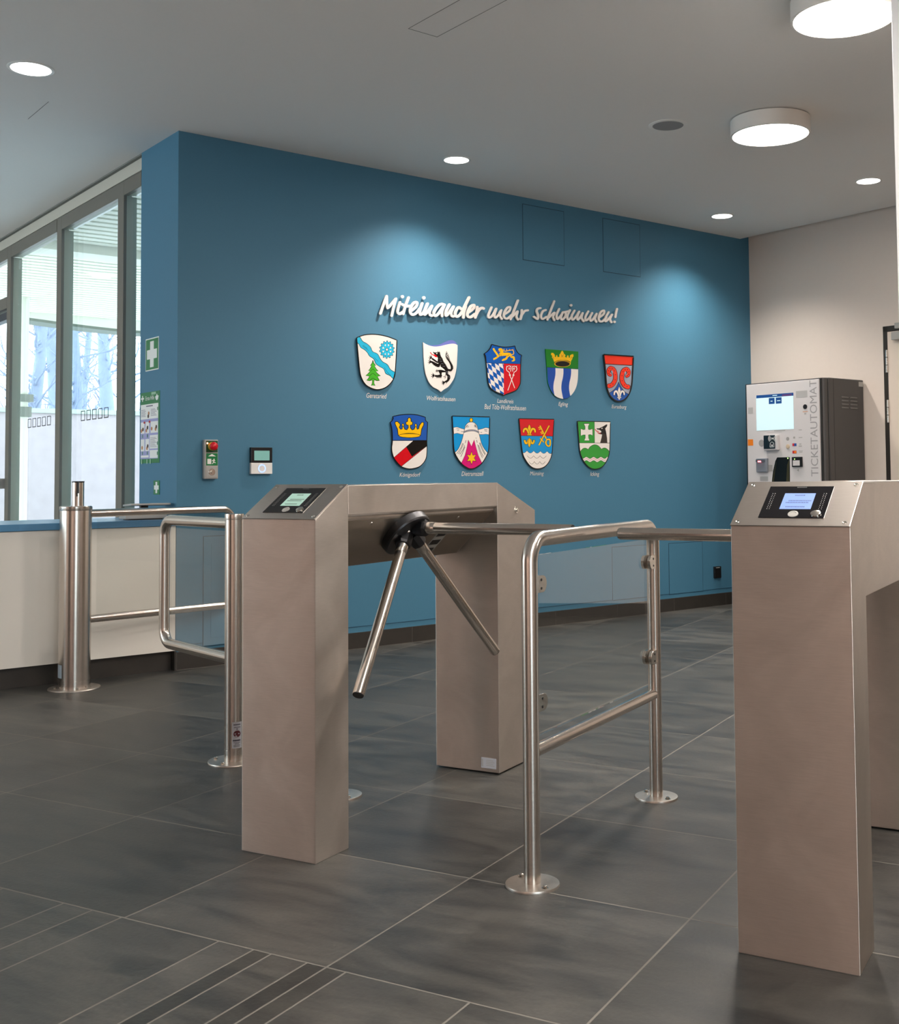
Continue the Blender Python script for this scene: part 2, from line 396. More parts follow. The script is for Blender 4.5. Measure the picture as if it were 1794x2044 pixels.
# baseboards
def skirt(name, fn, a0, a1, step=.6, off=0.0):
    m = MB(); a = a0
    cutsx = [a0]
    k = math.ceil((a0-off)/step)
    while off+k*step < a1:
        if off+k*step > a0+.01: cutsx.append(off+k*step)
        k += 1
    cutsx.append(a1)
    for q in range(len(cutsx)-1): fn(m, cutsx[q]+.0015, cutsx[q+1]-.0015)
    return m
sk = skirt('b', lambda m, a, b: m.box(.001, .012, a, b, .003, .098), 0, L, .6, .34)
sk.box(.001, .010, 0, L, 0, .096, 1)
solo('baseboard_back', sk, [SKIRT, GROUT], 'B', (0, 0, 0), kind='structure')
sk = skirt('b', lambda m, a, b: m.box(a, b, L-.012, L-.001, .003, .098), .02, DX0, .6, .2)
sk.box(.02, DX0, L-.010, L-.001, 0, .096, 1); sk.box(DX1, 9, L-.012, L-.001, .003, .098)
solo('baseboard_right', sk, [SKIRT, GROUT], 'B', (0, L, 0), kind='structure')
solo('baseboard_pier', MB().box(-WD, .012, -.012, -.001, 0, .104), SKIRT, 'B', (0, 0, 0), kind='structure')
solo('trim_1', MB().box(.0005, .002, .05, L, .131, .134), paint('joint_dark', srgb(24, 66, 92), .6), 'B', (0, 0, .13), kind='structure')

# white strip at the right edge, cut short to keep it out of reflections
P0 = O + ray(1787, 400)/ray(1787, 400).dot(_f)*4.25
pb = FR['B'].inverted() @ P0
colm = MB().box(pb.x, pb.x+.3, pb.y, pb.y+.3, 1.5, H)
solo('trim_4', colm, paint('column_white', srgb(236, 236, 238), .6), 'B', (pb.x, pb.y, 1.5), kind='structure', bevel=.004)

# ------------------------------------------------------------------ windows behind the counter
def wbox(m, r0, r1, s0, s1, z0, z1, mi=0): return m.box(-r1, -r0, s0, s1, z0, z1, mi)
ZB, ZT = .25, 2.79
openings = [(.56, .845), (.94, 2.044), (2.155, 3.284)]
for k, (r0, r1) in enumerate(openings):
    t = Thing('window_%d' % (k+1), None, None, 'B', (-(r0+r1)/2, 0, ZB), kind='structure')
    m = MB()
    wbox(m, r1, r1+.10, .0, .02, ZB, ZT+.09, 0); wbox(m, r1+.006, r1+.094, .02, .085, ZB, ZT, 1)
    wbox(m, r0, r1, .0, .03, ZT, ZT+.09, 0); wbox(m, r0, r1, .03, .085, ZT+.005, ZT+.09, 1)
    wbox(m, r0, r1, .0, .12, ZB, ZB+.07, 0)
    wbox(m, r0, r0+.006, .02, .06, ZB+.07, ZT, 0)
    t.part('window_frame', m, [DARKF, FRM], bevel=.002)
    m = MB(); wbox(m, r0+.002, r1-.002, .058, .076, ZB+.07, ZT); pane = t.part('pane', m, WGLASS)
    # safety marks on the glass
    if k == 0: rs = [(.60, .70)]
    elif k == 1: rs = [(1.245+.112*i, 1.245+.112*i+.075) for i in range(5)]
    else: rs = [(2.43+.118*i, 2.43+.118*i+.08) for i in range(5)]
    for a, b in rs:
        m = MB(); z0, z1 = 1.440, 1.508
        wbox(m, a, b, .0545, .0570, z0, z0+.006); wbox(m, a, b, .0545, .0570, z1-.005, z1)
        wbox(m, a, a+.0035, .0545, .0570, z0, z1); wbox(m, b-.0035, b, .0545, .0570, z0, z1)
        t.part('safety_mark', m, BLACK, parent=pane)
# transom light and glazed door at the far left
t = Thing('window_4', None, None, 'B', (-3.9, 0, 2.4), kind='structure')
m = MB(); wbox(m, 3.384, 4.7, 0, .03, 2.40, 2.49); wbox(m, 3.384, 4.7, 0, .03, ZT, ZT+.09); wbox(m, 3.384, 4.7, .03, .08, 2.40, 2.485, 1)
t.part('window_frame', m, [DARKF, FRM]); m = MB(); wbox(m, 3.384, 4.7, .1, .115, 2.49, ZT); t.part('pane', m, WGLASS)
t = Thing('door_2', None, None, 'B', (-3.9, 0, 0), kind='structure')
m = MB(); wbox(m, 3.39, 3.45, .02, .08, 0, 2.38); wbox(m, 4.6, 4.66, .02, .08, 0, 2.38); wbox(m, 3.39, 4.66, .02, .08, 2.32, 2.38); wbox(m, 3.39, 4.66, .02, .08, 0, .1)
t.part('door_frame', m, paint('dark_blue_frame', srgb(40, 52, 66), .4)); m = MB(); wbox(m, 3.45, 4.6, .045, .055, .1, 2.32); t.part('pane', m, WGLASS)
m = MB(); wbox(m, 3.40, 3.44, -.03, .02, .98, 1.06); t.part('door_lock', m, GREY)
# valance strip over the window heads
m = MB(); wbox(m, .553, 4.8, .02, .2, ZT+.098, H-.012); wbox(m, .553, 4.8, -.002, .02, ZT+.094, ZT+.10)
solo('trim_2', m, paint('valance', srgb(196, 192, 180), .6), 'B', (-.55, 0, H-.1), kind='structure')
m = MB(); wbox(m, .553, 4.8, .0, .2, H-.010, H+.2); solo('trim_3', m, paint('gap_grey', srgb(120, 122, 118), .7), 'B', (-.55, 0, H), kind='structure')

# ------------------------------------------------------------------ outdoors
SNOW = paint('snow_ground', srgb(214, 222, 228), .8, 0, .3, .04, 3)
m = MB(); m.box(-60, -.555, .22, 40, -.2, -.05); m.box(-60, -5.05, -30, .22, -.2, -.05)
solo('ground_outside', m, SNOW, 'B', (-10, 5, -.05), kind='structure')
CANW = paint('canopy_white', srgb(222, 224, 210), .6)
def canopy():
    m = MB(); Z = 3.2
    n = 52; r0, r1 = .8, 9.4
    m.box(-r1, -r0, .45, 13, Z+.06, Z+.4)
    for i in range(n):
        a = r0+(r1-r0)*i/n; b = r0+(r1-r0)*(i+.62)/n
        pts = []; K = 24
        for q in range(K+1):
            s = .45+(13-.45)*q/K; w = .05*math.sin(s*2.1)+.03*math.sin(s*4.3+1)
            pts.append((s, w))
        for q in range(K):
            (s0, w0), (s1, w1) = pts[q], pts[q+1]
            m.add([(-(a+w0), s0, Z+.03), (-(b+w0), s0, Z+.03), (-(b+w1), s1, Z+.03), (-(a+w1), s1, Z+.03),
                   (-(a+w0), s0, Z+.07), (-(b+w0), s0, Z+.07), (-(b+w1), s1, Z+.07), (-(a+w1), s1, Z+.07)],
                  [(0, 3, 2, 1), (0, 1, 5, 4), (2, 3, 7, 6), (1, 2, 6, 5), (3, 0, 4, 7)])
    o = Thing('entrance_canopy', 'white ribbed entrance canopy outside the tall windows', 'canopy', 'B', (-5, 5, Z))
    o.part('soffit', m, CANW)
    e = MB(); K = 40
    for q in range(K):
        s0 = .4+12.6*q/K; s1 = .4+12.6*(q+1)/K; w = lambda s: .05*math.sin(s*1.3+.5)
        for (ra, rb, za, zb, mi) in ((9.35, 9.75, Z-.05, Z+.4, 0), (9.36, 9.74, Z-.085, Z-.05, 1)):
            e.add([(-(ra), s0, za+w(s0)), (-(rb), s0, za+w(s0)), (-(rb), s1, za+w(s1)), (-(ra), s1, za+w(s1)),
                   (-(ra), s0, zb+w(s0)), (-(rb), s0, zb+w(s0)), (-(rb), s1, zb+w(s1)), (-(ra), s1, zb+w(s1))],
                  [(0, 3, 2, 1), (4, 5, 6, 7), (0, 1, 5, 4), (1, 2, 6, 5), (2, 3, 7, 6), (3, 0, 4, 7)], mi)
    o.part('edge_beam', e, [CANW, paint('canopy_edge_grey', srgb(96, 108, 98), .6)])
    b2 = MB().box(-4.9, -4.6, .45, 13, Z-.05, Z+.05); o.part('cross_beam', b2, CANW)
    d = hit(203, 555, Vector((0, 0, 1)), Z); d = FR['B'].inverted() @ d
    o.part('soffit_light', MB().lathe((d.x, d.y, Z+.04), (0, 0, -1), [(0, .10), (.02, .10), (.022, .09)]), emit('soffit_lamp', (1, .98, .9), 6))
    # thick post with a dark sign band
    c = FR['B'].inverted() @ (O + ray(41, 800)/ray(41, 800).dot(_f)*13.5)
    o.part('post', MB().lathe((c.x, c.y, -.05), (0, 0, 1), [(0, .085), (Z+.2, .085)]), CANW, smooth=30)
    m = MB().box(c.x-.1, c.x+.1, c.y-.12, c.y+.12, 1.98, 2.07).box(c.x-.1, c.x+.1, c.y-.10, c.y+.10, 1.80, 1.92)
    o.part('post_box', m, paint('box_grey', srgb(120, 128, 120), .5))
canopy()
m = MB().box(-15.1, -15.0, -2, 20, -.05, 2.25).box(-15.14, -14.96, -2, 20, 2.25, 2.33, 1)
solo('garden_fence', m, [paint('fence_pale', srgb(146, 140, 144), .8, 0, .3, .15, 6), paint('fence_rail', srgb(140, 158, 150), .5)], 'B', (-15, 8, -.05), 'pale garden fence with a grey rail behind the window glass', 'fence')
BARK = paint('hazy_bark', srgb(120, 136, 160), .8, 0, .2, .2, 14)  # bluish haze and glare over the trees put into the bark colour
def tree(px, dep, seed, lab):
    r = random.Random(seed); P = O + ray(px, 900)/ray(px, 900).dot(_f)*dep; b = FR['B'].inverted() @ P; b.z = -.05
    t = Thing('bare_tree', lab, 'tree', 'B', b, 'bare trees beyond the fence')
    R0 = r.uniform(.12, .26); hh = r.uniform(8, 11)
    path = [(b.x+.15*math.sin(q*.7+seed), b.y+.15*math.cos(q*.9+seed), -.05+hh*q/8) for q in range(9)]
    t.part('trunk', MB().tube(path, [R0*(1-.1*q) for q in range(9)], 10), BARK, smooth=60)
    m = MB()
    for k in range(70):
        z = r.uniform(1.6, hh); a = r.uniform(0, 6.28); ln = r.uniform(.6, 1.15); p = [Vector((b.x, b.y, z))]
        d = Vector((math.cos(a), math.sin(a), r.uniform(.2, .8)))
        for q in range(4):
            d = (d+Vector((r.uniform(-.3, .3), r.uniform(-.3, .3), r.uniform(-.1, .3)))).normalized(); p.append(p[-1]+d*ln/4)
            if q > 0:
                d2 = (d+Vector((r.uniform(-1, 1), r.uniform(-1, 1), r.uniform(-.5, .8)))).normalized()
                m.tube([p[-1], p[-1]+d2*ln*.3, p[-1]+d2*ln*.5+Vector((0, 0, .1))], [.014, .009, .004], 4)
        m.tube(p, [.035, .028, .02, .014, .007], 5)
    t.part('branches', m, BARK)
TREES = [(70, 22.5, 'bluish bare tree right of the white post outside'), (142, 25, 'bare tree just right of the middle mullion'), (100, 27.5, 'bare tree just left of the middle mullion'),
         (212, 30, 'pale trunk near the right mullion'), (262, 32.5, 'bare tree in the narrow window beside the blue pier'), (172, 35.5, 'bluish farther trunk above the glass marks of the middle window')]
for i, (px, d, lab) in enumerate(TREES): tree(px, d, i+3, lab)
m = MB(); m.add([(-38, -30, -.05), (-38, 40, -.05), (-46, 40, 4), (-46, -30, 4), (-60, -30, 4.5), (-60, 40, 4.5)], [(0, 1, 2, 3), (3, 2, 5, 4)])
solo('snowy_bank', m, SNOW, 'B', (-30, 5, -.05), kind='structure', recalc=False)

# ------------------------------------------------------------------ lamps and ceiling fittings
def spot(name, parent_t, loc, energy, size, blend, col=WARM, rad=.06):
    l = bpy.data.lights.new(name, 'SPOT'); l.energy = energy; l.color = col; l.spot_size = math.radians(size); l.spot_blend = blend; l.shadow_soft_size = rad
    o = bpy.data.objects.new(name, l); scn.collection.objects.link(o); o.parent = parent_t.o; o.location = Vector(loc)-parent_t.base
def downlight(s, x, rad, watts, label, size=105, blend=.55):
    t = Thing('recessed_downlight', label, 'ceiling light', 'B', (x, s, H), 'recessed round downlights in the ceiling')
    rim = MB().lathe((x, s, H+.002), (0, 0, -1), [(0, rad*.86), (0, rad), (.004, rad), (.006, rad*.96), (.006, rad*.86), (.002, rad*.84)], 40, caps=False)
    t.part('trim_ring', rim, SIGNW, smooth=40)
    t.part('lamp_disc', MB().lathe((x, s, H-.001), (0, 0, -1), [(0, rad*.85), (.0025, rad*.85)], 40), emit('downlight_glow', (1, .97, .9), 9))
    spot('lamp', t, (x, s, H-.012), watts, size, blend, rad=rad*.7)
downlight(-.928, .496, .105, 12, 'round recessed downlight at the upper left above the counter')
downlight(1.572, .471, .088, WASH_W, 'round recessed downlight near the middle of the blue wall', 125, 1.0)
downlight(4.045, .463, .088, WASH_W, 'round recessed downlight closest to the corner of blue and white walls', 125, 1.0)
downlight(4.041, 1.733, .088, DOWN_W, 'round recessed downlight at the right, in front of the white wall')
for s, x, w_ in ((-5.5, .8, 'added out of view to light the pink wall beside the glazing'), (-5.5, 1.75, 'added out of view to light the wall left of the added door'), (-5.5, 4.75, 'added out of view to light the wall between added door and pillar'), (-5.5, 6.9, 'added out of view to light the far pink wall'), (-3.4, .5, 'over the far end of the counter'), (4.04, 3.2, 'second along the white wall'), (3.6, 5.6, 'third along the white wall'), (-5.0, 3.0, 'by the added dark double door'), (-5.5, 5.95, 'added out of view to light the wall right of the added pillar'), (-5, 8, 'in the rear corner'), (-2.6, -2.0, 'behind the counter')):
    downlight(s, x, .088, DOWN_W*(16 if (s < -5.2 and x > 5.5 and x < 6.5) else 8 if s < -5.2 else 1.2), 'round recessed downlight '+w_)  # strong ones along the pink wall are added to brighten the steel reflections
def disc(s, x, label, watts=None):
    t = Thing('surface_ceiling_lamp', label, 'ceiling lamp', 'B', (x, s, H), 'round surface-mounted ceiling lamps')
    t.part('housing', MB().lathe((x, s, H), (0, 0, -1), [(0, .195), (.006, .195), (.006, .215), (.088, .215), (.090, .205), (.086, .205)], 64), WHITE, smooth=40)
    t.part('diffuser', MB().lathe((x, s, H-.05), (0, 0, -1), [(0, .2), (.038, .204)], 64), emit('lamp_diffuser', (1, .95, .87), 11))
    l = bpy.data.lights.new('lamp', 'AREA'); l.shape = 'DISK'; l.size = .39; l.energy = watts or DISC_W; l.color = WARM
    o = bpy.data.objects.new('lamp', l); scn.collection.objects.link(o); o.parent = t.o; o.location = (0, 0, -.094)
disc(2.47, 2.16, 'white drum ceiling lamp hanging clear of the right edge, with glowing round diffuser')
disc(1.43, 3.36, 'white drum ceiling lamp cut off by the top right of the view')
for s, x, w_ in ((.39, 4.56, 'third of the diagonal row'), (-.65, 5.76, 'fourth of the diagonal row'), (-1.69, 6.96, 'last of the diagonal row'), (2.9, 6.2, 'beside the white wall')): disc(s, x, 'white drum ceiling lamp '+w_)
t = Thing('ceiling_speaker', 'round grey ceiling loudspeaker left of the drum lamp', 'loudspeaker', 'B', (1.744, 2.101, H))
t.part('trim_ring', MB().lathe((1.744, 2.101, H+.002), (0, 0, -1), [(0, .085), (0, .108), (.004, .108), (.006, .1), (.006, .086), (.0, .085)], 40, caps=False), CEIL, smooth=40)
t.part('grille', MB().lathe((1.744, 2.101, H), (0, 0, -1), [(0, .086), (.004, .085)], 40), paint('grille_grey', srgb(150, 150, 150), .8, 0, .2, .2, 900))
LINE = paint('hatch_line', srgb(92, 92, 92), .8)
hm = MB(); S0, S1 = -.55, .39; X0 = 2.03
def hl(m, x0, y0, x1, y1):
    m.prism([(x0-.001, y0-.001), (x1+.001, y0-.001), (x1+.001, y1+.001), (x0-.001, y1+.001)] if False else [(min(x0,x1)-.0012, min(y0,y1)-.0012), (max(x0,x1)+.0012, min(y0,y1)-.0012), (max(x0,x1)+.0012, max(y0,y1)+.0012), (min(x0,x1)-.0012, max(y0,y1)+.0012)], lambda a, b, d: (a, b, d), H-.0006, H+.001)
p1 = FR['B'].inverted() @ hit(815, 57, Vector((0, 0, 1)), H); p2 = FR['B'].inverted() @ hit(977, 18, Vector((0, 0, 1)), H)
hl(hm, p1.x, p1.y, p1.x, p2.y); hl(hm, p1.x, p1.y, p1.x+.6, p1.y); hl(hm, p1.x, p2.y, p1.x+.6, p2.y); hl(hm, p1.x+.6, p1.y, p1.x+.6, p2.y)
solo('access_hatch', hm, LINE, 'B', (p1.x, p1.y, H), 'thin outline of a square access hatch in the ceiling', 'hatch')
p1 = FR['B'].inverted() @ hit(97, 203, Vector((0, 0, 1)), H); p2 = FR['B'].inverted() @ hit(54, 237, Vector((0, 0, 1)), H)
hm = MB(); hl(hm, p1.x, p1.y, p1.x, p1.y-.0); hl(hm, p1.x, p1.y, p2.x, p1.y)
solo('ceiling_joint', hm, LINE, 'B', (p1.x, p1.y, H), 'short thin joint line in the ceiling below the left downlight', 'joint')

# daylight portals in the glazed openings
def portal(X, Y, Z, sx, sz, rot):
    l = bpy.data.lights.new('daylight_portal', 'AREA'); l.shape = 'RECTANGLE'; l.size = sx; l.size_y = sz; l.cycles.is_portal = True
    o = bpy.data.objects.new('daylight_portal', l); scn.collection.objects.link(o)
    o.matrix_world = FR['B'] @ Matrix.Translation((X, Y, Z)) @ rot
RX = Matrix.Rotation(math.radians(90), 4, 'X')
portal(-2.6, .25, 1.5, 4.3, 2.7, Matrix.Rotation(math.radians(-90), 4, 'X'))
portal(-2.3, -6.2, 1.55, 5.0, 2.3, Matrix.Rotation(math.radians(90), 4, 'X'))
portal(9.2, -2.55, 1.2, 2.4, 2.1, Matrix.Rotation(math.radians(-90), 4, 'Z') @ Matrix.Rotation(math.radians(-90), 4, 'X') @ Matrix.Rotation(math.radians(90), 4, 'Z') if False else Matrix.Rotation(math.radians(90), 4, 'Y'))

# ------------------------------------------------------------------ reception counter
t = Thing('reception_counter', 'white reception counter with blue worktop in front of the tall windows', 'counter', 'B', (0, -2, 0))
t.part('counter_body', MB().box(-.58, 0, -4.6, -.004, .106, .785), CNT)
t.part('plinth', MB().box(-.5, -.035, -4.6, -.014, 0, .106), SKIRT)
t.part('worktop', MB().box(-.60, .012, -4.6, -.002, .787, .822), BLUE2, bevel=.002)
t = Thing('counter_terminal', 'grey payment terminal with tilted lid on the blue counter worktop', 'terminal', 'B', (-.12, -.12, .822))
t.part('terminal_base', MB().prism([(-.16, .822+.006), (-.16, .855), (-.06, .872), (-.06, .828)], lambda a, b, d: (a, d, b), -.26, -.03), GREY, bevel=.003)
t.part('terminal_foot', MB().box(-.15, -.07, -.24, -.05, .822, .829), BLACK)
t.part('terminal_lid', MB().prism([(-.17, .895), (-.17, .905), (-.05, .912), (-.05, .902)], lambda a, b, d: (a, d, b), -.235, -.012), GREY, bevel=.002)
t.part('lid_stand', MB().box(-.12, -.10, -.16, -.12, .85, .90), BLACK)
t.part('status_light', MB().box(-.06, -.058, -.085, -.078, .855, .860), emit('green_led', (.3, 1, .2), 3))

# ------------------------------------------------------------------ things on the blue return
def RET(h, v, d): return (-h, -d, v)      # on the return: h = distance from the corner, seen from the room
def cross_sign(name, lab, r0, r1, z0, z1, frame_white=True):
    t = Thing(name, lab, 'sign', 'B', (-(r0+r1)/2, 0, z0))
    if frame_white: t.part('sign_plate', MB().prism([(r0, z0), (r1, z0), (r1, z1), (r0, z1)], RET, .0005, .002), SIGNW)
    e = .006 if frame_white else 0
    t.part('green_field', MB().prism([(r0+e, z0+e), (r1-e, z0+e), (r1-e, z1-e), (r0+e, z1-e)], RET, .001, .0026), GREEN)
    cx, cz = (r0+r1)/2, (z0+z1)/2; a = (r1-r0)*.38; w = a*.36; hh = min((z1-z0)*.40, a*1.0)
    t.part('white_cross', MB().prism([(cx-w, cz-hh), (cx+w, cz-hh), (cx+w, cz-w), (cx+a, cz-w), (cx+a, cz+w), (cx+w, cz+w), (cx+w, cz+hh), (cx-w, cz+hh), (cx-w, cz+w), (cx-a, cz+w), (cx-a, cz-w), (cx-w, cz-w)], RET, .002, .0032), SIGNW)
def rz(x, y):
    P = hit(x, y, uB, uB.dot(C0)); return ((P-C0).dot(wB), P.z)
(a, b), (c, d) = rz(291, 742), rz(317.5, 671)
cross_sign('first_aid_sign', 'green first aid sign with white cross, the large one high on the blue pier', c, a, b, d)
(a, b), (c, d) = rz(307, 987), rz(319, 959)
cross_sign('first_aid_sticker', 'small green first aid sticker with white cross low on the blue pier', c, a, b, d, False)
# first aid poster
(pr1, pz0), (pr0, pz1) = rz(280.5, 925), rz(319.5, 779)
t = Thing('first_aid_poster', 'tall green and white Erste Hilfe poster on the blue pier', 'poster', 'B', (-(pr0+pr1)/2, 0, pz0))
PW, PH = pr1-pr0, pz1-pz0
def PO(u_, v_, d): return (-(pr1-PW*u_), -d, pz0+PH*v_)     # u_ left-to-right as read, v_ upward
def prect(m, u0, u1, v0, v1, d, mi=0): m.flat([(u0, v0), (u1, v0), (u1, v1), (u0, v1)], PO, d, mi)
m = MB(); m.prism([(0, 0), (1, 0), (1, 1), (0, 1)], PO, .0005, .0018); sheet = t.part('poster_sheet', m, GREEN)
pm = [SIGNW, paint('poster_lilac', srgb(160, 160, 205), .5), GREEN, paint('poster_skin', srgb(190, 130, 90), .5), paint('poster_red', srgb(190, 40, 50), .5), paint('poster_text', srgb(110, 100, 120), .5), paint('poster_dark', srgb(70, 45, 35), .5)]
m = MB(); prect(m, .01, .93, .06, .83, .0020, 1); prect(m, .01, .93, .62, .83, .0022, 0)
for (u0, u1, v0, v1) in ((.02, .22, .42, .58), (.27, .47, .42, .58), (.54, .92, .42, .58), (.02, .22, .17, .34), (.27, .47, .17, .34), (.50, .92, .20, .39), (.50, .92, .07, .18), (.03, .45, .08, .11)): prect(m, u0, u1, v0, v1, .0022, 0)
prect(m, .3, .65, .795, .81, .0024, 5)
for i in range(6): prect(m, .55, .85-.04*(i % 3), .66+.018*i, .666+.018*i, .0024, 5); prect(m, .04, .28-.03*(i % 2), .66+.018*i, .666+.018*i, .0024, 5)
for i in range(8): prect(m, .53, .86-.05*(i % 3), .225+.018*i, .230+.018*i, .0024, 5)
for (u0, v0, k) in ((.06, .46, 3), (.14, .48, 6), (.32, .46, 3), (.38, .50, 6), (.60, .48, 3), (.80, .47, 3), (.84, .50, 6), (.10, .22, 3), (.36, .21, 3), (.40, .24, 6), (.42, .66, 6), (.44, .70, 3)):
    m.flat([(u0+.045*math.cos(a_), v0+.02*math.sin(a_)*1.4) for a_ in [j*math.pi/4 for j in range(8)]], PO, .0024+.0001*k, k)
for (u0, v0) in ((.22, .575), (.49, .58)): m.flat([(u0+.05*math.cos(a_), v0+.018*math.sin(a_)) for a_ in [j*math.pi/4 for j in range(8)]], PO, .0032, 4)
for (u0, v0) in ((.1, .36), (.36, .36), (.1, .12), (.36, .12), (.88, .73), (.88, .25), (.88, .11)): prect(m, u0, u0+.04, v0, v0+.045, .0026, 2)
t.part('pictures', m, pm, parent=sheet, recalc=False)
m = MB(); put_text(m, 'Erste Hilfe', PO, .27, .72, .885, .945, .0026)
t.part('poster_heading', m, SIGNW, parent=sheet, recalc=False)
for (u0, k) in ((.12, 0), (.86, 1)):
    m = MB()
    if k == 0: prect(m, u0-.09, u0+.06, .905, .93, .0026); prect(m, u0-.035, u0+.01, .875, .96, .0027)
    else: m.flat([(u0-.09, .92), (u0-.03, .935), (u0, .965), (u0+.03, .935), (u0+.09, .93), (u0+.06, .885), (u0, .865), (u0-.06, .885)], PO, .0026)
    t.part(('white_cross', 'white_hands')[k], m, SIGNW, parent=sheet, recalc=False)
for a_ in ((.58, .82, .955, .99), (.06, .11, -.01, .055), (.35, .40, -.01, .055), (.52, .57, -.01, .055)):
    m = MB(); prect(m, *a_, .0035); t.part('adhesive_tape', m, paint('tape', srgb(150, 190, 160), .3), parent=sheet, recalc=False)

# ------------------------------------------------------------------ things on the blue wall
def BW(s, z, d): return (d, s, z)
def bwbox(m, s0, s1, z0, z1, d0, d1, mi=0): return m.box(d0, d1, s0, s1, z0, z1, mi)
# emergency door release
t = Thing('emergency_door_release', 'slim grey and green emergency door release box with red push button on the blue wall', 'switch', 'B', (0, .19, 1.042))
sa, sb, za, zb = .147, .228, 1.042, 1.261; hh = zb-za
t.part('housing', bwbox(MB(), sa, sb, za, zb, .0005, .030), GREY, bevel=.004)
m = bwbox(MB(), sa+.009, sb-.004, zb-.071, zb-.006, .028, .0315)
t.part('button_field', m, paint('dark_green', srgb(0, 70, 30), .35))
m = MB().lathe((.03, .190, zb-.037), (1, 0, 0), [(0, .024), (.010, .022), (.014, .018)], 24); t.part('button_collar', m, paint('yellow_collar', srgb(210, 160, 40), .4), smooth=40)
m = MB().lathe((.04, .190, zb-.037), (1, 0, 0), [(0, .014), (.008, .021), (.018, .024), (.028, .020), (.033, .010), (.034, 0)], 28)
t.part('emergency_button', m, paint('button_red', srgb(205, 12, 30), .2), smooth=50)
t.part('alarm_light', MB().lathe((.031, .163, zb-.020), (1, 0, 0), [(0, .005), (.003, .004)], 12), emit('red_led', (1, .25, .15), 8))
fld = t.part('exit_pictogram_field', bwbox(MB(), sa+.010, sb-.004, zb-.144, zb-.076, .028, .0315), GREEN)
m = MB(); c = .190; m.flat([(c-.023, zb-.093), (c+.024, zb-.093), (c, zb-.080)], BW, .0318)
m.flat([(c-.027, zb-.136), (c-.004, zb-.136), (c-.004, zb-.107), (c-.027, zb-.107)], BW, .0318)
def stroke(m, P, w, fn, d, mi=0, sm=True, closed=False, taper=None):
    for q in ribbon(smooth(P, closed) if sm else P, w, closed, taper): m.flat(q, fn, d, mi)
m.flat([(c+.0125+.0032*math.cos(a_), zb-.109+.0032*math.sin(a_)) for a_ in [j*math.pi/5 for j in range(10)]], BW, .0319)
for P in ([(c+.012, zb-.112), (c+.009, zb-.122)], [(c+.009, zb-.122), (c+.016, zb-.128), (c+.022, zb-.129)], [(c+.009, zb-.122), (c+.007, zb-.130), (c+.001, zb-.135)], [(c+.013, zb-.113), (c+.018, zb-.119)], [(c+.012, zb-.113), (c+.004, zb-.116), (c+.001, zb-.120)]): stroke(m, P, .0045, BW, .0319, sm=False)
t.part('pictogram', m, SIGNW, parent=fld, recalc=False)
t.part('key_field', bwbox(MB(), sa+.008, sb-.004, za+.008, zb-.150, .028, .033), GREY, bevel=.001)
t.part('key_cylinder', MB().lathe((.033, .190, za+.038), (1, 0, 0), [(0, .020), (.003, .018), (.003, .008), (.009, .008)], 24), POL, smooth=40)
# wall display
t = Thing('wall_terminal', 'small black and white wall terminal with glowing ring on the blue wall', 'terminal', 'B', (0, .498, 1.068))
sa, sb, za, zb = .432, .565, 1.068, 1.221; zm = zb-.088
t.part('screen_half', bwbox(MB(), sa, sb, zm, zb, .0005, .022), BLACK, bevel=.002)
t.part('display', bwbox(MB(), sa+.019, sb-.018, zm+.013, zb-.019, .021, .0225), emit('lcd_teal', srgb(110, 158, 148), .8))
t.part('control_half', bwbox(MB(), sa, sb, za, zm-.001, .0005, .022), SIGNW, bevel=.002)
m = MB(); cc = ((sa+sb)/2+.001, (za+zm)/2-.001)
for q in ribbon(circ(cc[0], cc[1], .021, n=36), .0055, True): m.flat(q, BW, .0226)
t.part('light_ring', m, emit('blue_ring', (.25, .38, 1), 2.2), recalc=False)
# socket
(sa, zb), (sb, za) = onblue(1423, 1131), onblue(1436, 1153)
t = Thing('wall_socket', 'small black wall socket low on the blue wall near the corner', 'socket', 'B', (0, (sa+sb)/2, za))
t.part('cover', bwbox(MB(), sa, sb, za, zb, .0005, .02), BLACK, bevel=.003)
t.part('label_strip', bwbox(MB(), sa+.012, sb-.02, zb-.012, zb-.007, .02, .0206), GREY)
# service panels in the wall
JD = paint('panel_gap', srgb(12, 52, 74), .6)
def hatch(s0, s1, z0, z1, lab, lift=.0022, inner=None):
    t = Thing('wall_access_panel', lab, 'panel', 'B', (0, (s0+s1)/2, z0))
    t.part('panel_gap', bwbox(MB(), s0-.002, s1+.002, z0-.002, z1+.002, .0002, .0009), JD)
    t.part('panel_cover', bwbox(MB(), s0+.002, s1-.002, z0+.002, z1-.002, .0005, lift), BLUE, bevel=.0006)
    if inner: t.part('inner_flap', bwbox(MB(), s0+inner, s1-inner, z0+inner, z1-inner, lift, lift+.002), BLUE, bevel=.0006)
hatch(2.481, 2.863, 2.546, 2.938, 'square access panel high on the blue wall, the left one')
hatch(3.248, 3.633, 2.546, 2.945, 'square access panel high on the blue wall, the right one')
hatch(3.90, 4.282, .128, .517, 'square access panel low on the blue wall beside the socket')
hatch(3.30, 3.72, .128, .517, 'square access panel low on the blue wall seen through the glass barrier')
hatch(.155, .52, .112, .722, 'tall service panel low on the blue wall behind the swing gate', .003, .045)

